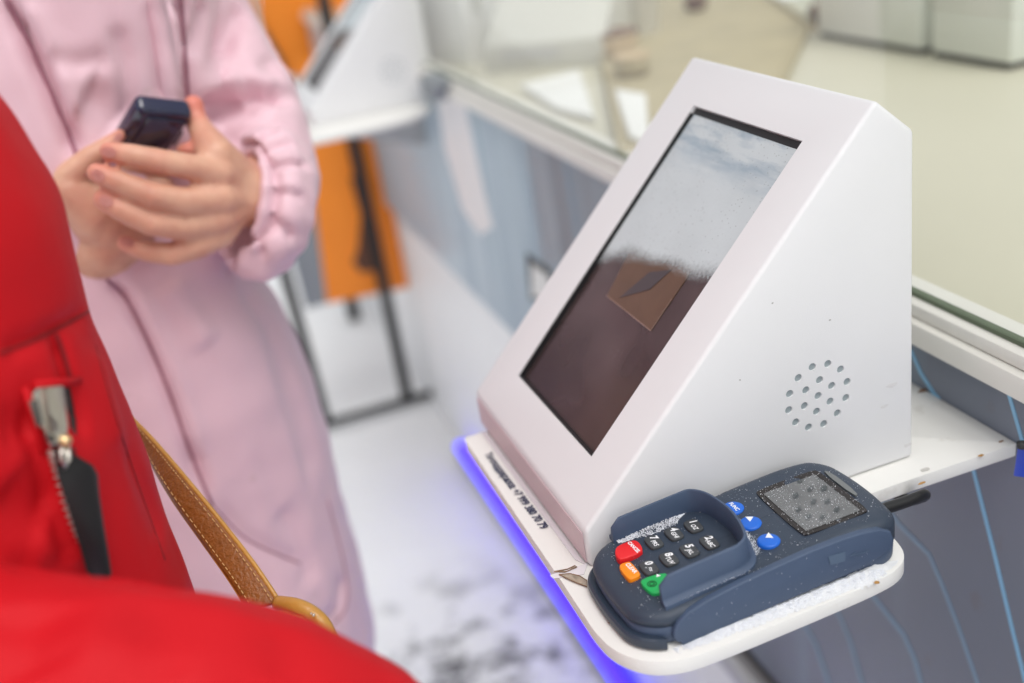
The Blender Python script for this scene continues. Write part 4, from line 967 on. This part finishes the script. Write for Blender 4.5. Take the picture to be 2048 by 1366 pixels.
def crease(me, lines, ka=1.0, kw=1.0):
    """lines: (list of photo points on the surface, depth m (+ = groove, - = ridge), width m)"""
    bv = bvh_of(me); co = coords(me); no = normals(me); dis = np.zeros(len(co))
    for pts, amp, wd in lines:
        amp *= ka; wd *= kw
        dense = []
        for a, b in zip(pts, pts[1:]):
            for t_ in np.linspace(0, 1, 10, endpoint=False): dense.append((a[0] + (b[0] - a[0]) * t_, a[1] + (b[1] - a[1]) * t_))
        dense.append(pts[-1]); w3 = [hit(bv, *p_)[0] for p_ in dense]; w3 = [p_ for p_ in w3 if p_ is not None]
        if len(w3) < 2: continue
        w3 = np.array(w3); lo = w3.min(0) - 4 * wd; hi = w3.max(0) + 4 * wd
        idx = np.where(np.all((co > lo) & (co < hi), axis=1))[0]; sub = co[idx]; best = np.full(len(idx), 9.0)
        tpar = np.zeros(len(idx))
        for i, (a, b) in enumerate(zip(w3, w3[1:])):
            ab = b - a; l2 = ab @ ab
            if l2 < 1e-10 or l2 > .0016: continue
            t_ = np.clip(((sub - a) @ ab) / l2, 0, 1); d_ = np.linalg.norm(sub - a - t_[:, None] * ab, axis=1); m_ = d_ < best
            best[m_] = d_[m_]; tpar[m_] = (i + t_[m_]) / (len(w3) - 1)
        fade = np.clip(np.minimum(tpar, 1 - tpar) / .15, 0.15, 1)
        front = (no[idx] @ BCK) > -.2
        dis[idx] += -amp * np.exp(-(best / wd) ** 2) * front * fade
    setco(me, co + no * dis[:, None])
def puff(me, amp, sc, seed=0.0, mask=None):
    co = coords(me); no = normals(me)
    f = np.array([noise.noise(Vector(c_ * sc) + Vector((seed, seed, seed))) for c_ in co])
    setco(me, co + no * (f * amp)[:, None])
def surf_path(bv, pts, off=.001):
    out = []
    for p_ in pts:
        h_, n_ = hit(bv, *p_)
        if h_ is not None: out.append(h_ + BCK * off)
    return out

# ------------------------------------------------ woman in the pink coat, facing the camera, head above the frame
pinkp = thing('person', (-.25, .50, G), 'person in a long pale pink puffer coat holding a glossy navy gadget in both hands', 'person')
bm = bmesh.new(); YH = .325
# left hand (on the right in the photo)
idx_ = [nd(218, 302, YH + .005, 20), nd(262, 310, YH, 24), nd(318, 322, YH - .002, 26), nd(385, 335, YH + .002, 28), nd(438, 346, YH + .010, 34)]
mid_ = [nd(194, 346, YH + .003, 21), nd(238, 364, YH - .002, 25), nd(300, 389, YH - .006, 27), nd(372, 402, YH - .003, 29), nd(440, 396, YH + .006, 36)]
rng_ = [nd(208, 400, YH + .003, 22), nd(247, 422, YH - .002, 25), nd(302, 446, YH - .004, 27), nd(367, 454, YH, 29), nd(438, 436, YH + .008, 35)]
pky_ = [nd(252, 486, YH + .010, 18), nd(292, 503, YH + .006, 22), nd(345, 508, YH + .004, 25), nd(395, 492, YH + .006, 28), nd(438, 466, YH + .012, 32)]
for f in (idx_, mid_, rng_, pky_): chain(bm, f)
wr = nd(494, 390, YH + .040, 68)
for f, r_ in ((idx_, 40), (mid_, 42), (rng_, 42), (pky_, 38)): chain(bm, [(f[-1][0] + BCK * -.004, f[-1][1]), (f[-1][0] * .35 + wr[0] * .65 + BCK * .002, r_ * .85 * dep(wr[0]) / FPX), wr])
chain(bm, [nd(387, 210, YH + .052, 21), nd(391, 238, YH + .050, 23), nd(408, 270, YH + .036, 28), nd(432, 312, YH + .018, 42), nd(470, 350, YH + .03, 44), wr])
chain(bm, [wr, nd(548, 350, .43, 56), nd(500, 200, .49, 60), nd(462, 0, .525, 60), nd(355, -330, .53, 58)])
# right hand (left in the photo) and bare wrist
chain(bm, [nd(240, 270, YH + .045, 13), nd(214, 292, YH + .042, 19), nd(178, 318, YH + .040, 25), nd(140, 352, YH + .04, 30), nd(128, 385, YH + .04, 34)])
chain(bm, [nd(140, 385, YH + .04, 42), nd(195, 430, YH + .045, 62), nd(245, 465, YH + .05, 66), nd(215, 490, YH + .055, 70), nd(150, 540, YH + .07, 64), nd(50, 590, YH + .115, 60), nd(-60, 480, .47, 60), nd(-160, 250, .50, 62), nd(-190, -60, .53, 60), nd(-120, -330, .53, 58)])
chain(bm, [nd(165, 345, YH + .05, 26), nd(230, 330, YH + .055, 22), nd(300, 330, YH + .055, 20), nd(345, 330, YH + .05, 18)])
chain(bm, [nd(180, 400, YH + .05, 28), nd(250, 380, YH + .055, 22), nd(330, 370, YH + .055, 19)])
chain(bm, [nd(365, 300, YH + .035, 14), nd(378, 298, YH + .030, 15), nd(384, 302, YH + .030, 14)])
# torso, neck, head, legs (hidden or above the frame)
PX0, PY0, HZ = -.185, .53, -.075      # head and neck axis; HZ lowers the head to this person's height
chain(bm, [((PX0, PY0, .40), .070), ((-.20, PY0 - .01, .30), .078), ((-.235, PY0 - .02, .12), .078), ((-.245, PY0 - .02, -.05), .085)], sx=np.array([1.1, .85, 1]))
chain(bm, [((PX0 - .10, PY0, .42), .035), ((PX0, PY0, .44), .040), ((PX0 + .10, PY0, .42), .035)])
chain(bm, [((PX0, PY0, .43), .045), ((PX0, PY0 - .01, .60 + HZ), .046)]); add_sphere(bm, (PX0, PY0 - .015, .695 + HZ), .085, np.array([.9, 1.08, 1.25]))
add_sphere(bm, (PX0, PY0 - .112, .685 + HZ), .014, np.array([.8, 1.2, 1.6])); 
for s_ in (-1, 1):
    add_sphere(bm, (PX0 + s_ * .078, PY0, .69 + HZ), .02, np.array([.4, .8, 1.4]))
    chain(bm, [((-.25 + s_ * .045, PY0 - .02, -.06), .070), ((-.27 + s_ * .060, PY0 - .02, -.42), .050), ((-.27 + s_ * .065, PY0 - .01, -.76), .038), ((-.27 + s_ * .07, PY0 - .10, -.825), .028)])
me = remesh(bm, .0022, 2, 'body')
# finger joints / knuckle relief
body_o = link('body', me, MT['skin'], pinkp)
co_ = coords(me); rud = np.zeros(len(co_))
for a_, r_, k_ in [(idx_[0][0], .012, 1), (mid_[0][0], .012, 1), (rng_[0][0], .013, 1), (pky_[0][0], .011, 1), (idx_[2][0], .008, .55), (mid_[2][0], .008, .55), (rng_[2][0], .009, .6), (pky_[2][0], .008, .5), (idx_[4][0], .011, .45), (mid_[4][0], .011, .45), (rng_[4][0], .011, .5), (on(387, 205, 1, YH + .05), .018, 1.2), (on(240, 270, 1, YH + .045), .012, .8), (on(378, 298, 1, YH + .03), .012, 1.1), (on(230, 470, 1, YH), .03, .3)]:
    rud = np.maximum(rud, k_ * np.exp(-(np.linalg.norm(co_ - a_, axis=1) / r_) ** 2))
at_ = me.attributes.new('ruddy', 'FLOAT', 'POINT'); at_.data.foreach_set('value', rud)
crease(me, [([(322, 300), (326, 325), (322, 352)], .0007, .0014), ([(300, 362), (296, 385), (290, 412)], .0008, .0014), ([(300, 418), (298, 440), (292, 464)], .0008, .0014), ([(262, 292), (262, 330)], .0006, .0012), ([(235, 345), (232, 382)], .0006, .0012),
            ([(345, 478), (342, 520)], .0007, .0014)])
# nails
bv = bvh_of(me)
def nail(px, py, w_, h_, a_):
    c_, n_ = hit(bv, px, py)
    if c_ is None: return
    u_ = RGT * math.cos(a_) + UPV * math.sin(a_); u_ -= n_ * (u_ @ n_); u_ /= np.linalg.norm(u_); v_ = np.cross(n_, u_)
    bmx = bmesh.new(); sc_ = dep(c_) / FPX
    ctr_ = bmx.verts.new(Vector(c_ + n_ * .0009)); ring = [bmx.verts.new(Vector(c_ + u_ * math.cos(t_) * w_ * sc_ + v_ * math.sin(t_) * h_ * sc_ + n_ * .0002)) for t_ in np.linspace(0, 2 * math.pi, 14, endpoint=False)]
    for i in range(14): bmx.faces.new((ctr_, ring[i], ring[(i + 1) % 14]))
    bmesh.ops.solidify(bmx, geom=bmx.faces[:], thickness=.0006); bm_link('finger_nail', bmx, MT['nail'], body_o, smooth=True)
for a in [(218, 304, 15, 11, -.2), (196, 350, 15, 11, -.5), (212, 402, 16, 11, -.5), (254, 484, 14, 10, -.35), (236, 275, 11, 7, .8)]: nail(*a)
# hair and eyes
bm = bmesh.new(); add_sphere(bm, (PX0, PY0 + .012, .725 + HZ), .093, np.array([.97, 1.05, 1.12])); chain(bm, [((PX0, PY0 + .06, .70 + HZ), .07), ((PX0, PY0 + .07, .56 + HZ), .06)])
for s_ in (-1, 1): chain(bm, [((PX0 + s_ * .075, PY0 + .01, .72 + HZ), .03), ((PX0 + s_ * .085, PY0 + .02, .56 + HZ), .03)])
link('hair', remesh(bm, .006, 3, 'hair'), MT['hair'], pinkp)
bm = bmesh.new(); chain(bm, [((PX0 - .022, PY0 - .100, .648 + HZ), .0045), ((PX0, PY0 - .104, .647 + HZ), .006), ((PX0 + .022, PY0 - .100, .648 + HZ), .0045)]); link('lips', remesh(bm, .0015, 1, 'lips'), MT['nail'], pinkp)
for s_ in (-1, 1):
    bm = bmesh.new(); add_sphere(bm, (PX0 + s_ * .030, PY0 - .092, .70 + HZ), .011); bm_link('eye', bm, MT['print'], pinkp, smooth=True)
    bm = bmesh.new(); add_sphere(bm, (PX0 + s_ * .030, PY0 - .100, .70 + HZ), .0055); bm_link('iris', bm, MT['brown'], pinkp, smooth=True)
# coat: body + sleeves in one garment
bm = bmesh.new()
body_loft(bm, [(-520, -120, 330, .52, .07), (-430, -180, 420, .52, .10), (-250, -200, 450, .52, .13), (0, -190, 430, .515, .135), (250, -190, 460, .51, .14), (430, -170, 500, .505, .14), (520, -150, 500, .50, .14), (600, -130, 555, .50, .145),
                    (700, -120, 606, .50, .15), (850, -90, 652, .50, .16), (1000, -70, 690, .50, .17), (1130, -50, 722, .50, .18), (1200, -40, 736, .50, .182), (1250, -30, 732, .50, .18), (1278, 0, 700, .50, .165)], .14)
chain(bm, [nd(350, -330, .53, 90), nd(390, -130, .53, 84), nd(408, 0, .52, 80), nd(442, 110, .50, 98), nd(488, 195, .48, 102), nd(520, 280, .455, 102), nd(543, 360, .43, 98), nd(530, 420, .42, 92)], .25)
rc = on(486, 398, 1, .375); sc_ = dep(rc) / FPX; nn = -RGT * .72 + BCK * .60 + UPV * .1; nn /= np.linalg.norm(nn); uu = UPV - nn * (UPV @ nn); uu /= np.linalg.norm(uu); vv = np.cross(uu, nn)
if vv @ RGT < 0: vv = -vv
ringc = []
for j in range(141):
    t_ = 2 * math.pi * j / 140; g_ = math.sin(t_ * 13 + 1.5 * math.sin(t_ * 3)); ringc.append((rc + uu * math.sin(t_) * (116 + 3 * g_) * sc_ + vv * math.cos(t_) * (92 + 3 * g_) * sc_ - nn * .004, (27 + 4.5 * g_) * sc_))
chain(bm, ringc, .8)
ring2 = [(p_ - nn * .013, r_ * 1.45) for p_, r_ in ringc]; chain(bm, ring2, .8)
ring3 = [(rc + (p_ - rc) * .85 - nn * .026, r_ * 1.4) for p_, r_ in ringc]; chain(bm, ring3, .8)
# shoulders and stand-up collar (above the frame)
chain(bm, [((PX0 - .125, PY0, .425), .062), ((PX0, PY0, .445), .075), ((PX0 + .105, PY0, .425), .060)], .25)
chain(bm, [((PX0 + .068 * math.cos(t_), PY0 + .062 * math.sin(t_), .500), .020) for t_ in np.linspace(0, 2 * math.pi, 30)], .6)
chain(bm, [((PX0 + .072 * math.cos(t_), PY0 + .066 * math.sin(t_), .482), .024) for t_ in np.linspace(0, 2 * math.pi, 30)], .6)
# right sleeve (left in the photo, mostly behind the red jacket)
chain(bm, [nd(-120, -330, .53, 90), nd(-190, -60, .53, 105), nd(-160, 250, .50, 112), nd(-60, 480, .47, 110), nd(60, 585, .45, 92)], .25)
me = remesh(bm, .0036, 6, 'coat')
puff(me, .006, 9, 3.0); puff(me, .0016, 34, 5.0)
crease(me, [
    ([(8, -10), (60, 90), (100, 180), (135, 262), (158, 320)], .012, .007), ([(30, -10), (85, 90), (125, 180), (160, 262)], -.004, .010),
    ([(230, 40), (252, 120), (266, 220), (280, 280)], .0035, .007), ([(300, 0), (318, 100), (330, 210)], .003, .006), ([(340, 0), (352, 110), (360, 200)], -.005, .010),
    ([(360, -10), (368, 80), (374, 160), (376, 230)], .012, .007),
    ([(90, 120), (150, 128), (228, 116)], .003, .008), ([(160, 190), (200, 210), (250, 260)], .006, .018),
    ([(400, 214), (450, 203), (500, 186), (550, 184), (596, 190)], .012, .008), ([(372, 130), (382, 175), (394, 222)], .008, .006), ([(396, 176), (450, 170), (510, 158), (570, 168)], -.005, .010), ([(385, 225), (440, 228), (520, 212)], .005, .006), ([(430, 110), (462, 52), (490, 10)], .006, .009), ([(385, 110), (400, 60), (410, 0)], .005, .008),
    ([(560, 110), (530, 150), (470, 165)], .004, .010),
    ([(215, 560), (255, 600), (300, 690), (345, 800), (380, 900), (425, 1010)], .008, .006), ([(245, 560), (290, 640), (335, 740), (372, 840), (405, 930)], -.004, .009),
    ([(425, 1010), (490, 1075), (560, 1110), (610, 1130)], .003, .008), ([(330, 560), (370, 620), (420, 700)], -.004, .012), ([(470, 540), (540, 660), (600, 830), (640, 1000)], .003, .016),
    ([(560, 1010), (600, 1090), (625, 1180)], .003, .012), ([(690, 1150), (680, 1220), (640, 1262)], .004, .010),
    # gathers of the elastic cuff
    ([(462, 278), (480, 292), (500, 290), (520, 302), (540, 325), (548, 350), (549, 400), (540, 455), (520, 470), (480, 486), (455, 500), (440, 520)], .006, .0035),
    ([(500, 288), (520, 270), (552, 250)], .0045, .0035), ([(524, 305), (560, 290), (590, 285)], .003, .004), ([(545, 330), (590, 322), (620, 330)], .0045, .0035),
    ([(550, 385), (585, 388), (615, 395)], .003, .004), ([(545, 445), (575, 462), (590, 480)], .004, .004), ([(515, 475), (520, 500), (522, 520)], .004, .0035), ([(470, 492), (462, 520), (455, 545)], .005, .004)], 1.7, 1.05)
link('puffer_coat', me, MT['pink'], pinkp)
bv = bvh_of(me)
# stitched seams lying in the main grooves
MT['pinkseam'] = mat('dark pink seam', (0.36, 0.17, 0.22), 0.8)
def seam(pts, r_, m_, par, off=.0006):
    sp_ = surf_path(bv, spline([np.array(p_, float) for p_ in pts], 7), off)
    if len(sp_) > 2: bmx = bmesh.new(); tube(bmx, sp_, r_, 6); bm_link('seam', bmx, m_, par, smooth=True)
seam([(10, -6), (60, 90), (100, 180), (135, 262), (155, 312)], .0022, MT['pinkseam'], pinkp)
seam([(215, 560), (255, 600), (300, 690), (345, 800), (380, 900), (425, 1010)], .0016, MT['pinkseam'], pinkp)
seam([(425, 1010), (490, 1075), (560, 1110), (600, 1126)], .0008, MT['pinkseam'], pinkp)
seam([(362, -6), (369, 80), (375, 160), (378, 200)], .0016, MT['pinkseam'], pinkp)
seam([(655, 1000), (690, 1140), (690, 1220), (640, 1268)], .0008, MT['pinkseam'], pinkp)
# placket strips
for pts in ([(300, -10), (322, 90), (338, 180), (342, 225)],):
    bmx = bmesh.new(); sp_ = surf_path(bv, spline([np.array(p_, float) for p_ in pts], 8), .0015)
    L_ = [p_ - RGT * .011 for p_ in sp_]; R_ = [p_ + RGT * .011 for p_ in sp_]
    a_ = [[bmx.verts.new(Vector(q_)) for q_ in (l_, (l_ + r_) / 2 + BCK * .0022, r_, (l_ + r_) / 2 - BCK * .004)] for l_, r_ in zip(L_, R_)]
    for i in range(len(a_) - 1):
        for k in range(4): bmx.faces.new((a_[i][k], a_[i][(k + 1) % 4], a_[i + 1][(k + 1) % 4], a_[i + 1][k]))
    bm_link('placket', bmx, MT['pink'], pinkp, smooth=True)
# boots
for s_ in (-1, 1):
    bm = bmesh.new(); chain(bm, [((-.27 + s_ * .063, PY0 - .015, -.48), .058), ((-.27 + s_ * .065, PY0 - .01, -.78), .048), ((-.27 + s_ * .068, PY0 - .05, -.815), .038), ((-.27 + s_ * .072, PY0 - .12, -.82), .034)]); link('boot', remesh(bm, .006, 3, 'boot'), MT['boot'], pinkp)

# ------------------------------------------------ the gadget in her hands
t = thing('handheld_gadget', P(310, 290, .80), 'glossy navy blue handheld gadget held by the person in pink', 'gadget')
d0_ = dep(on(300, 318, 1, YH)) + .004
tl = P(278, 222, d0_)
for s_ in np.linspace(.010, .06, 200):
    tr = P(389, 234, d0_ + s_ * .8); bl = P(236, 290, d0_ + s_)
    if (tr - tl) @ (bl - tl) > 0: break
wv = tr - tl; lv = (bl - tl); lv /= np.linalg.norm(lv); wn = wv / np.linalg.norm(wv); lv -= wn * (lv @ wn); lv /= np.linalg.norm(lv); dn = np.cross(wn, lv)
if dn @ BCK > 0: dn = -dn
def gbox(name, w0, w1, l0, l1, d0, d1, m, bev):
    bmx = bmesh.new(); q_ = [tl + wn * a + lv * b + dn * d0 for a, b in ((w0, l0), (w1, l0), (w1, l1), (w0, l1))]; prism(bmx, q_, dn * (d1 - d0)); return bm_link(name, bmx, m, t, bevel=bev, seg=4)
WD = np.linalg.norm(wv)
gbox('gadget_body', 0, WD, 0, .066, .0, .016, MT['navy'], .0050); gbox('grip', .002, WD + .006, .030, .078, .004, .016, MT['navy'], .0045); gbox('front_plate', .009, WD - .004, .006, .060, -.0020, .0004, MT['navy'], .0012)
gbox('side_band', -.0005, WD + .0005, .004, .062, .007, .009, mat('navy seam', (.03, .035, .09), .3), .0004)

# ------------------------------------------------ person in the red jacket (near left), seen from the side, head out of frame
redp = thing('person', (-.42, .03, G), 'person in a bright red jacket at the left edge, sleeve reaching across the bottom', 'person')
YR = .03
bm = bmesh.new()
body_loft(bm, [(-60, -900, -330, YR, .05), (60, -950, -160, YR, .07), (130, -980, -75, YR, .08), (200, -990, -2, YR, .085), (300, -1000, 66, YR, .09), (400, -1000, 127, YR, .09), (500, -1000, 158, YR, .09), (600, -1000, 180, YR, .09), (700, -1000, 210, YR, .092), (800, -1000, 250, YR, .094), (900, -990, 286, YR, .096),
                    (1000, -980, 322, YR, .098), (1100, -960, 356, YR, .10), (1200, -940, 390, YR, .10), (1400, -900, 440, YR, .10), (1700, -880, 500, YR, .11), (2000, -860, 540, YR, .11), (2100, -800, 500, YR, .10)], .09)
# sleeve across the bottom
def ndd(px, py, d, rpx): return (P(px, py, d), rpx * d / FPX)
chain(bm, [((-.315 + .060 * math.cos(t_), .03 + .058 * math.sin(t_), .398), .021) for t_ in np.linspace(0, 2 * math.pi, 30)], .6)
chain(bm, [ndd(-420, 700, .60, 260), ndd(-420, 1150, .50, 270), ndd(-250, 1400, .43, 285), ndd(0, 1400, .405, 270), ndd(200, 1408, .405, 262), ndd(380, 1420, .41, 240), ndd(520, 1440, .42, 218), ndd(640, 1472, .43, 196), ndd(735, 1500, .44, 178)], .2)
me = remesh(bm, .0036, 6, 'jacket'); puff(me, .004, 11, 8.0); puff(me, .0011, 40, 2.0)
crease(me, [([(0, 706), (60, 684), (120, 655), (178, 622)], .0035, .004), ([(112, 668), (128, 710), (142, 760), (160, 830), (166, 880)], .006, .0045), ([(60, 780), (80, 900), (110, 1000), (140, 1100), (150, 1130)], .005, .005), ([(190, 700), (210, 800), (240, 900)], -.003, .012),
            ([(0, 860), (50, 850), (80, 870)], .004, .010), ([(0, 980), (60, 1020), (110, 1040)], .006, .012), ([(0, 1130), (120, 1145), (250, 1160), (380, 1186)], .003, .006), ([(300, 1180), (330, 1280), (340, 1366)], .0025, .012), ([(60, 1200), (40, 1290), (60, 1366)], .006, .014), ([(560, 1250), (580, 1310), (570, 1366)], .002, .014), ([(250, 880), (300, 1000), (330, 1080)], .003, .010)])
jacket = link('jacket', me, MT['redc'], redp); bv = bvh_of(me)
MT['redseam'] = mat('dark red seam', (0.26, 0.002, 0.006), 0.8)
for pts, r_ in [([(0, 706), (60, 684), (120, 655), (176, 623)], .0009), ([(112, 668), (128, 710), (142, 760)], .0012), ([(150, 900), (156, 1000), (170, 1100)], .0004), ([(190, 690), (230, 830), (280, 980), (330, 1120)], .0006)]: seam(pts, r_, MT['redseam'], redp, .0003)
RX, RY = -.41, .03; HX, HY = -.315, .03
bm = bmesh.new(); chain(bm, [((HX, HY, .30), .050), ((HX, HY, .36), .040), ((HX, HY, .44), .036)]); chain(bm, [((HX, HY, .30), .060), ((-.36, RY, .05), .070), ((RX, RY, -.15), .075)]); add_sphere(bm, (HX + .01, HY, .50), .075, np.array([1.1, .9, 1.22])); add_sphere(bm, (HX + .095, HY, .49), .012, np.array([1.2, .8, 1.5]))
for s_ in (-1, 1):
    add_sphere(bm, (HX, HY + s_ * .068, .50), .016, np.array([.8, .4, 1.4]))
    chain(bm, [((RX, RY + s_ * .045, -.15), .060), ((RX + .01, RY + s_ * .06, -.48), .045), ((RX, RY + s_ * .065, -.78), .036), ((RX + .09, RY + s_ * .07, -.822), .026)])
hp = P(760, 1520, .445); chain(bm, [(np.array((-.37, RY, .1)), .035), (P(0, 1420, .42), .03), (P(500, 1460, .43), .024), (hp, .022), (P(830, 1570, .45), .020)])
for k_ in range(4):
    a_ = P(840, 1545 + 26 * k_, .45 + .004 * k_); chain(bm, [(a_, .0078), (a_ + RGT * .022 - UPV * .004, .0072), (a_ + RGT * (.036 + .003 * (k_ in (1, 2))) - UPV * .014, .0062)])
chain(bm, [(P(810, 1540, .45), .009), (P(850, 1510, .44), .008), (P(885, 1512, .44), .0068)])
link('body', remesh(bm, .0036, 3, 'body'), MT['skin'], redp)
bm = bmesh.new(); add_sphere(bm, (HX - .008, HY, .52), .080, np.array([1.08, 1.0, 1.15])); chain(bm, [((HX - .05, HY, .50), .05), ((HX - .055, HY, .43), .04)]); link('hair', remesh(bm, .006, 3, 'hair'), MT['hair'], redp)
for s_ in (-1, 1):
    bm = bmesh.new(); chain(bm, [((RX, RY + s_ * .06, -.12), .085), ((RX + .01, RY + s_ * .065, -.48), .062), ((RX, RY + s_ * .065, -.76), .052)]); link('trouser_leg', remesh(bm, .007, 3, 'leg'), MT['cloth_dark'], redp)
    bm = bmesh.new(); chain(bm, [((RX, RY + s_ * .065, -.77), .050), ((RX + .03, RY + s_ * .066, -.81), .040), ((RX + .10, RY + s_ * .07, -.818), .032)]); link('boot', remesh(bm, .006, 3, 'boot'), MT['boot'], redp)
# zip pocket: tape, teeth, slider, puller
def hp_(px, py, off=.0015):
    h_, n_ = hit(bv, px, py); return h_ + BCK * off if h_ is not None else P(px, py, .5)
L1, L2 = [(70, 775), (86, 830), (108, 900), (130, 1000), (160, 1090), (182, 1122)], [(140, 775), (150, 830), (152, 900), (168, 1000), (190, 1070), (205, 1112)]
bm = bmesh.new(); pa = [hp_(*p_, .0008) for p_ in L1]; pb_ = [hp_(*p_, .0008) for p_ in L2]
a_ = [[bm.verts.new(Vector(x_)) for x_ in (l_, r_, r_ - BCK * .002, l_ - BCK * .002)] for l_, r_ in zip(pa, pb_)]
for i in range(len(a_) - 1):
    for k in range(4): bm.faces.new((a_[i][k], a_[i][(k + 1) % 4], a_[i + 1][(k + 1) % 4], a_[i + 1][k]))
zp = bm_link('zip_tape', bm, MT['black'], redp)
tl_ = spline([np.array(p_, float) for p_ in [(112, 900), (122, 940), (142, 1010), (166, 1070), (192, 1108)]], 9)
for i, p_ in enumerate(tl_[1:]):
    bm = bmesh.new(); q_ = hp_(p_[0] - 6 + (4 if i % 2 else -4), p_[1], .002); add_box(bm, (-.0011, -.0004, -.0004), (.0011, .0004, .0004))
    bmesh.ops.transform(bm, matrix=Matrix.Translation(Vector(q_)) @ Matrix((Vector(RGT), Vector(UPV), Vector(BCK))).transposed().to_4x4(), verts=bm.verts); bm_link('zip_tooth', bm, MT['metal'], zp, bevel=.0003)
def plate3(px, off, th, m, name, par, bev=.0006):
    bmx = bmesh.new(); q_ = [hp_(*p_, off) for p_ in px]; c_ = sum(q_) / len(q_); q_ = [p_ - BCK * ((p_ - c_) @ BCK) * .5 for p_ in q_]
    prism(bmx, q_, BCK * th); return bm_link(name, bmx, m, par, bevel=bev, seg=2)
plate3([(66, 790), (80, 775), (140, 764), (150, 772), (158, 850), (150, 880), (112, 892), (98, 860), (80, 840)], .0050, .003, MT['metal'], 'zip_slider', redp, .001)
plate3([(100, 778), (122, 772), (142, 845), (140, 858), (122, 862), (112, 830)], .0082, .0018, MT['metal'], 'slider_bridge', redp, .0006)
for q_ in ([(72, 800), (92, 796), (104, 842), (92, 852)], [(140, 792), (150, 790), (154, 848), (146, 856)], [(104, 862), (128, 868), (130, 880), (112, 882)]): plate3(q_, .0080, .0008, mat('dark metal', (.10, .09, .08), .4, .8), 'slider_groove', redp, .0002)
bm = bmesh.new(); c_ = hp_(146, 878, .008); add_sphere(bm, c_, .0028); bm_link('rivet', bm, MT['brass'], redp, smooth=True)
bm = bmesh.new(); tube(bm, [hp_(140, 890, .008), hp_(138, 915, .008), hp_(143, 930, .0075), hp_(152, 915, .008), hp_(150, 888, .008)], .0012, 8); bm_link('puller_ring', bm, MT['metal'], redp, smooth=True)
plate3([(112, 908), (122, 898), (150, 900), (212, 922), (226, 938), (229, 975), (240, 1040), (258, 1125), (252, 1142), (228, 1146), (200, 1130), (176, 1075), (146, 1000), (124, 955)], .0110, .0035, MT['black'], 'zip_puller', redp, .0014)
for a, b in [((70, 770), (160, 760)), ((52, 775), (90, 905))]:
    bm = bmesh.new(); tube(bm, [hp_(*a, .0006), hp_((a[0] + b[0]) / 2, (a[1] + b[1]) / 2, .0008), hp_(*b, .0006)], .0018, 8); bm_link('pocket_welt', bm, MT['redc'], redp, smooth=True)

# ------------------------------------------------ tan leather bag hanging between the two people
bag = thing('leather_bag', P(650, 1500, .60), 'tan grained leather bag on a stitched strap, partly behind the red sleeve', 'bag')
edgeR = [(262, 835, .68), (310, 884, .665), (380, 966, .645), (450, 1052, .63), (510, 1130, .615), (560, 1205, .605)]
edgeL = [(258, 850, .68), (298, 920, .665), (345, 1000, .645), (405, 1085, .63), (455, 1155, .615), (498, 1222, .605)]
eR = spline([P(*p_) for p_ in edgeR], 8); eL = spline([P(*p_) for p_ in edgeL], 8)
bm = bmesh.new(); R_ = []
for i, (l_, r_) in enumerate(zip(eL, eR)):
    t_ = (eR[min(i + 1, len(eR) - 1)] - eR[max(i - 1, 0)]); t_ /= np.linalg.norm(t_); wv_ = r_ - l_; nn_ = np.cross(wv_, t_); nn_ /= np.linalg.norm(nn_)
    if nn_ @ BCK < 0: nn_ = -nn_
    sec = []
    for k in range(9):
        u_ = k / 8; sec.append(l_ + wv_ * u_ + nn_ * (.0012 + .0013 * math.sin(math.pi * u_) ** .5 + .00012 * noise.noise(Vector((i * 1.3, k * 1.7, 0)))))
    sec += [r_ - nn_ * .001, l_ - nn_ * .001]; R_.append(sec)
rings_loft(bm, R_); bm_link('strap', bm, MT['leather'], bag, smooth=True)
bm = bmesh.new(); tube(bm, [p_ + BCK * .0006 for p_ in eR], .0015, 8); bm_link('strap_edge', bm, MT['leather2'], bag, smooth=True)
bm = bmesh.new(); tube(bm, [p_ + BCK * .0002 for p_ in eL], .0008, 8); bm_link('strap_edge', bm, MT['leather2'], bag, smooth=True)
bm = bmesh.new()
for u_ in (.20, .86):
    path_ = [l_ * (1 - u_) + r_ * u_ + BCK * .0029 for l_, r_ in zip(eL, eR)]; s_ = 0
    for a, b in zip(path_, path_[1:]):
        L_ = np.linalg.norm(b - a); k = max(1, int(L_ / .0024))
        for j in range(k): tube(bm, [a + (b - a) * (j / k), a + (b - a) * ((j + .62) / k)], .00034, 4)
st_ = bm_link('stitching', bm, MT['thread'], bag); st_['kind'] = 'stuff'
bm = bmesh.new()
chain(bm, [(P(558, 1285, .592), .0205), (P(590, 1292, .590), .0205), (P(612, 1318, .588), .0205), (P(640, 1400, .588), .026), (P(640, 1600, .59), .034)], .3, sx=np.array([1, .6, 1]))
chain(bm, [(P(520, 1330, .60), .026), (P(470, 1500, .60), .034)], .3, sx=np.array([1, .6, 1]))
link('bag_body', remesh(bm, .003, 5, 'bag'), MT['leather2'], bag)
bm = bmesh.new(); tube(bm, spline([P(556, 1206, .600), P(590, 1211, .590), P(620, 1224, .586), P(645, 1246, .584), P(664, 1282, .584)], 5), .0042, 10); bm_link('rim_piping', bm, MT['leather2'], bag, smooth=True)
bm = bmesh.new(); add_sphere(bm, P(627, 1230, .578), .0009); add_sphere(bm, P(622, 1227, .578), .0006); bm_link('rivet', bm, MT['metal'], bag, smooth=True)
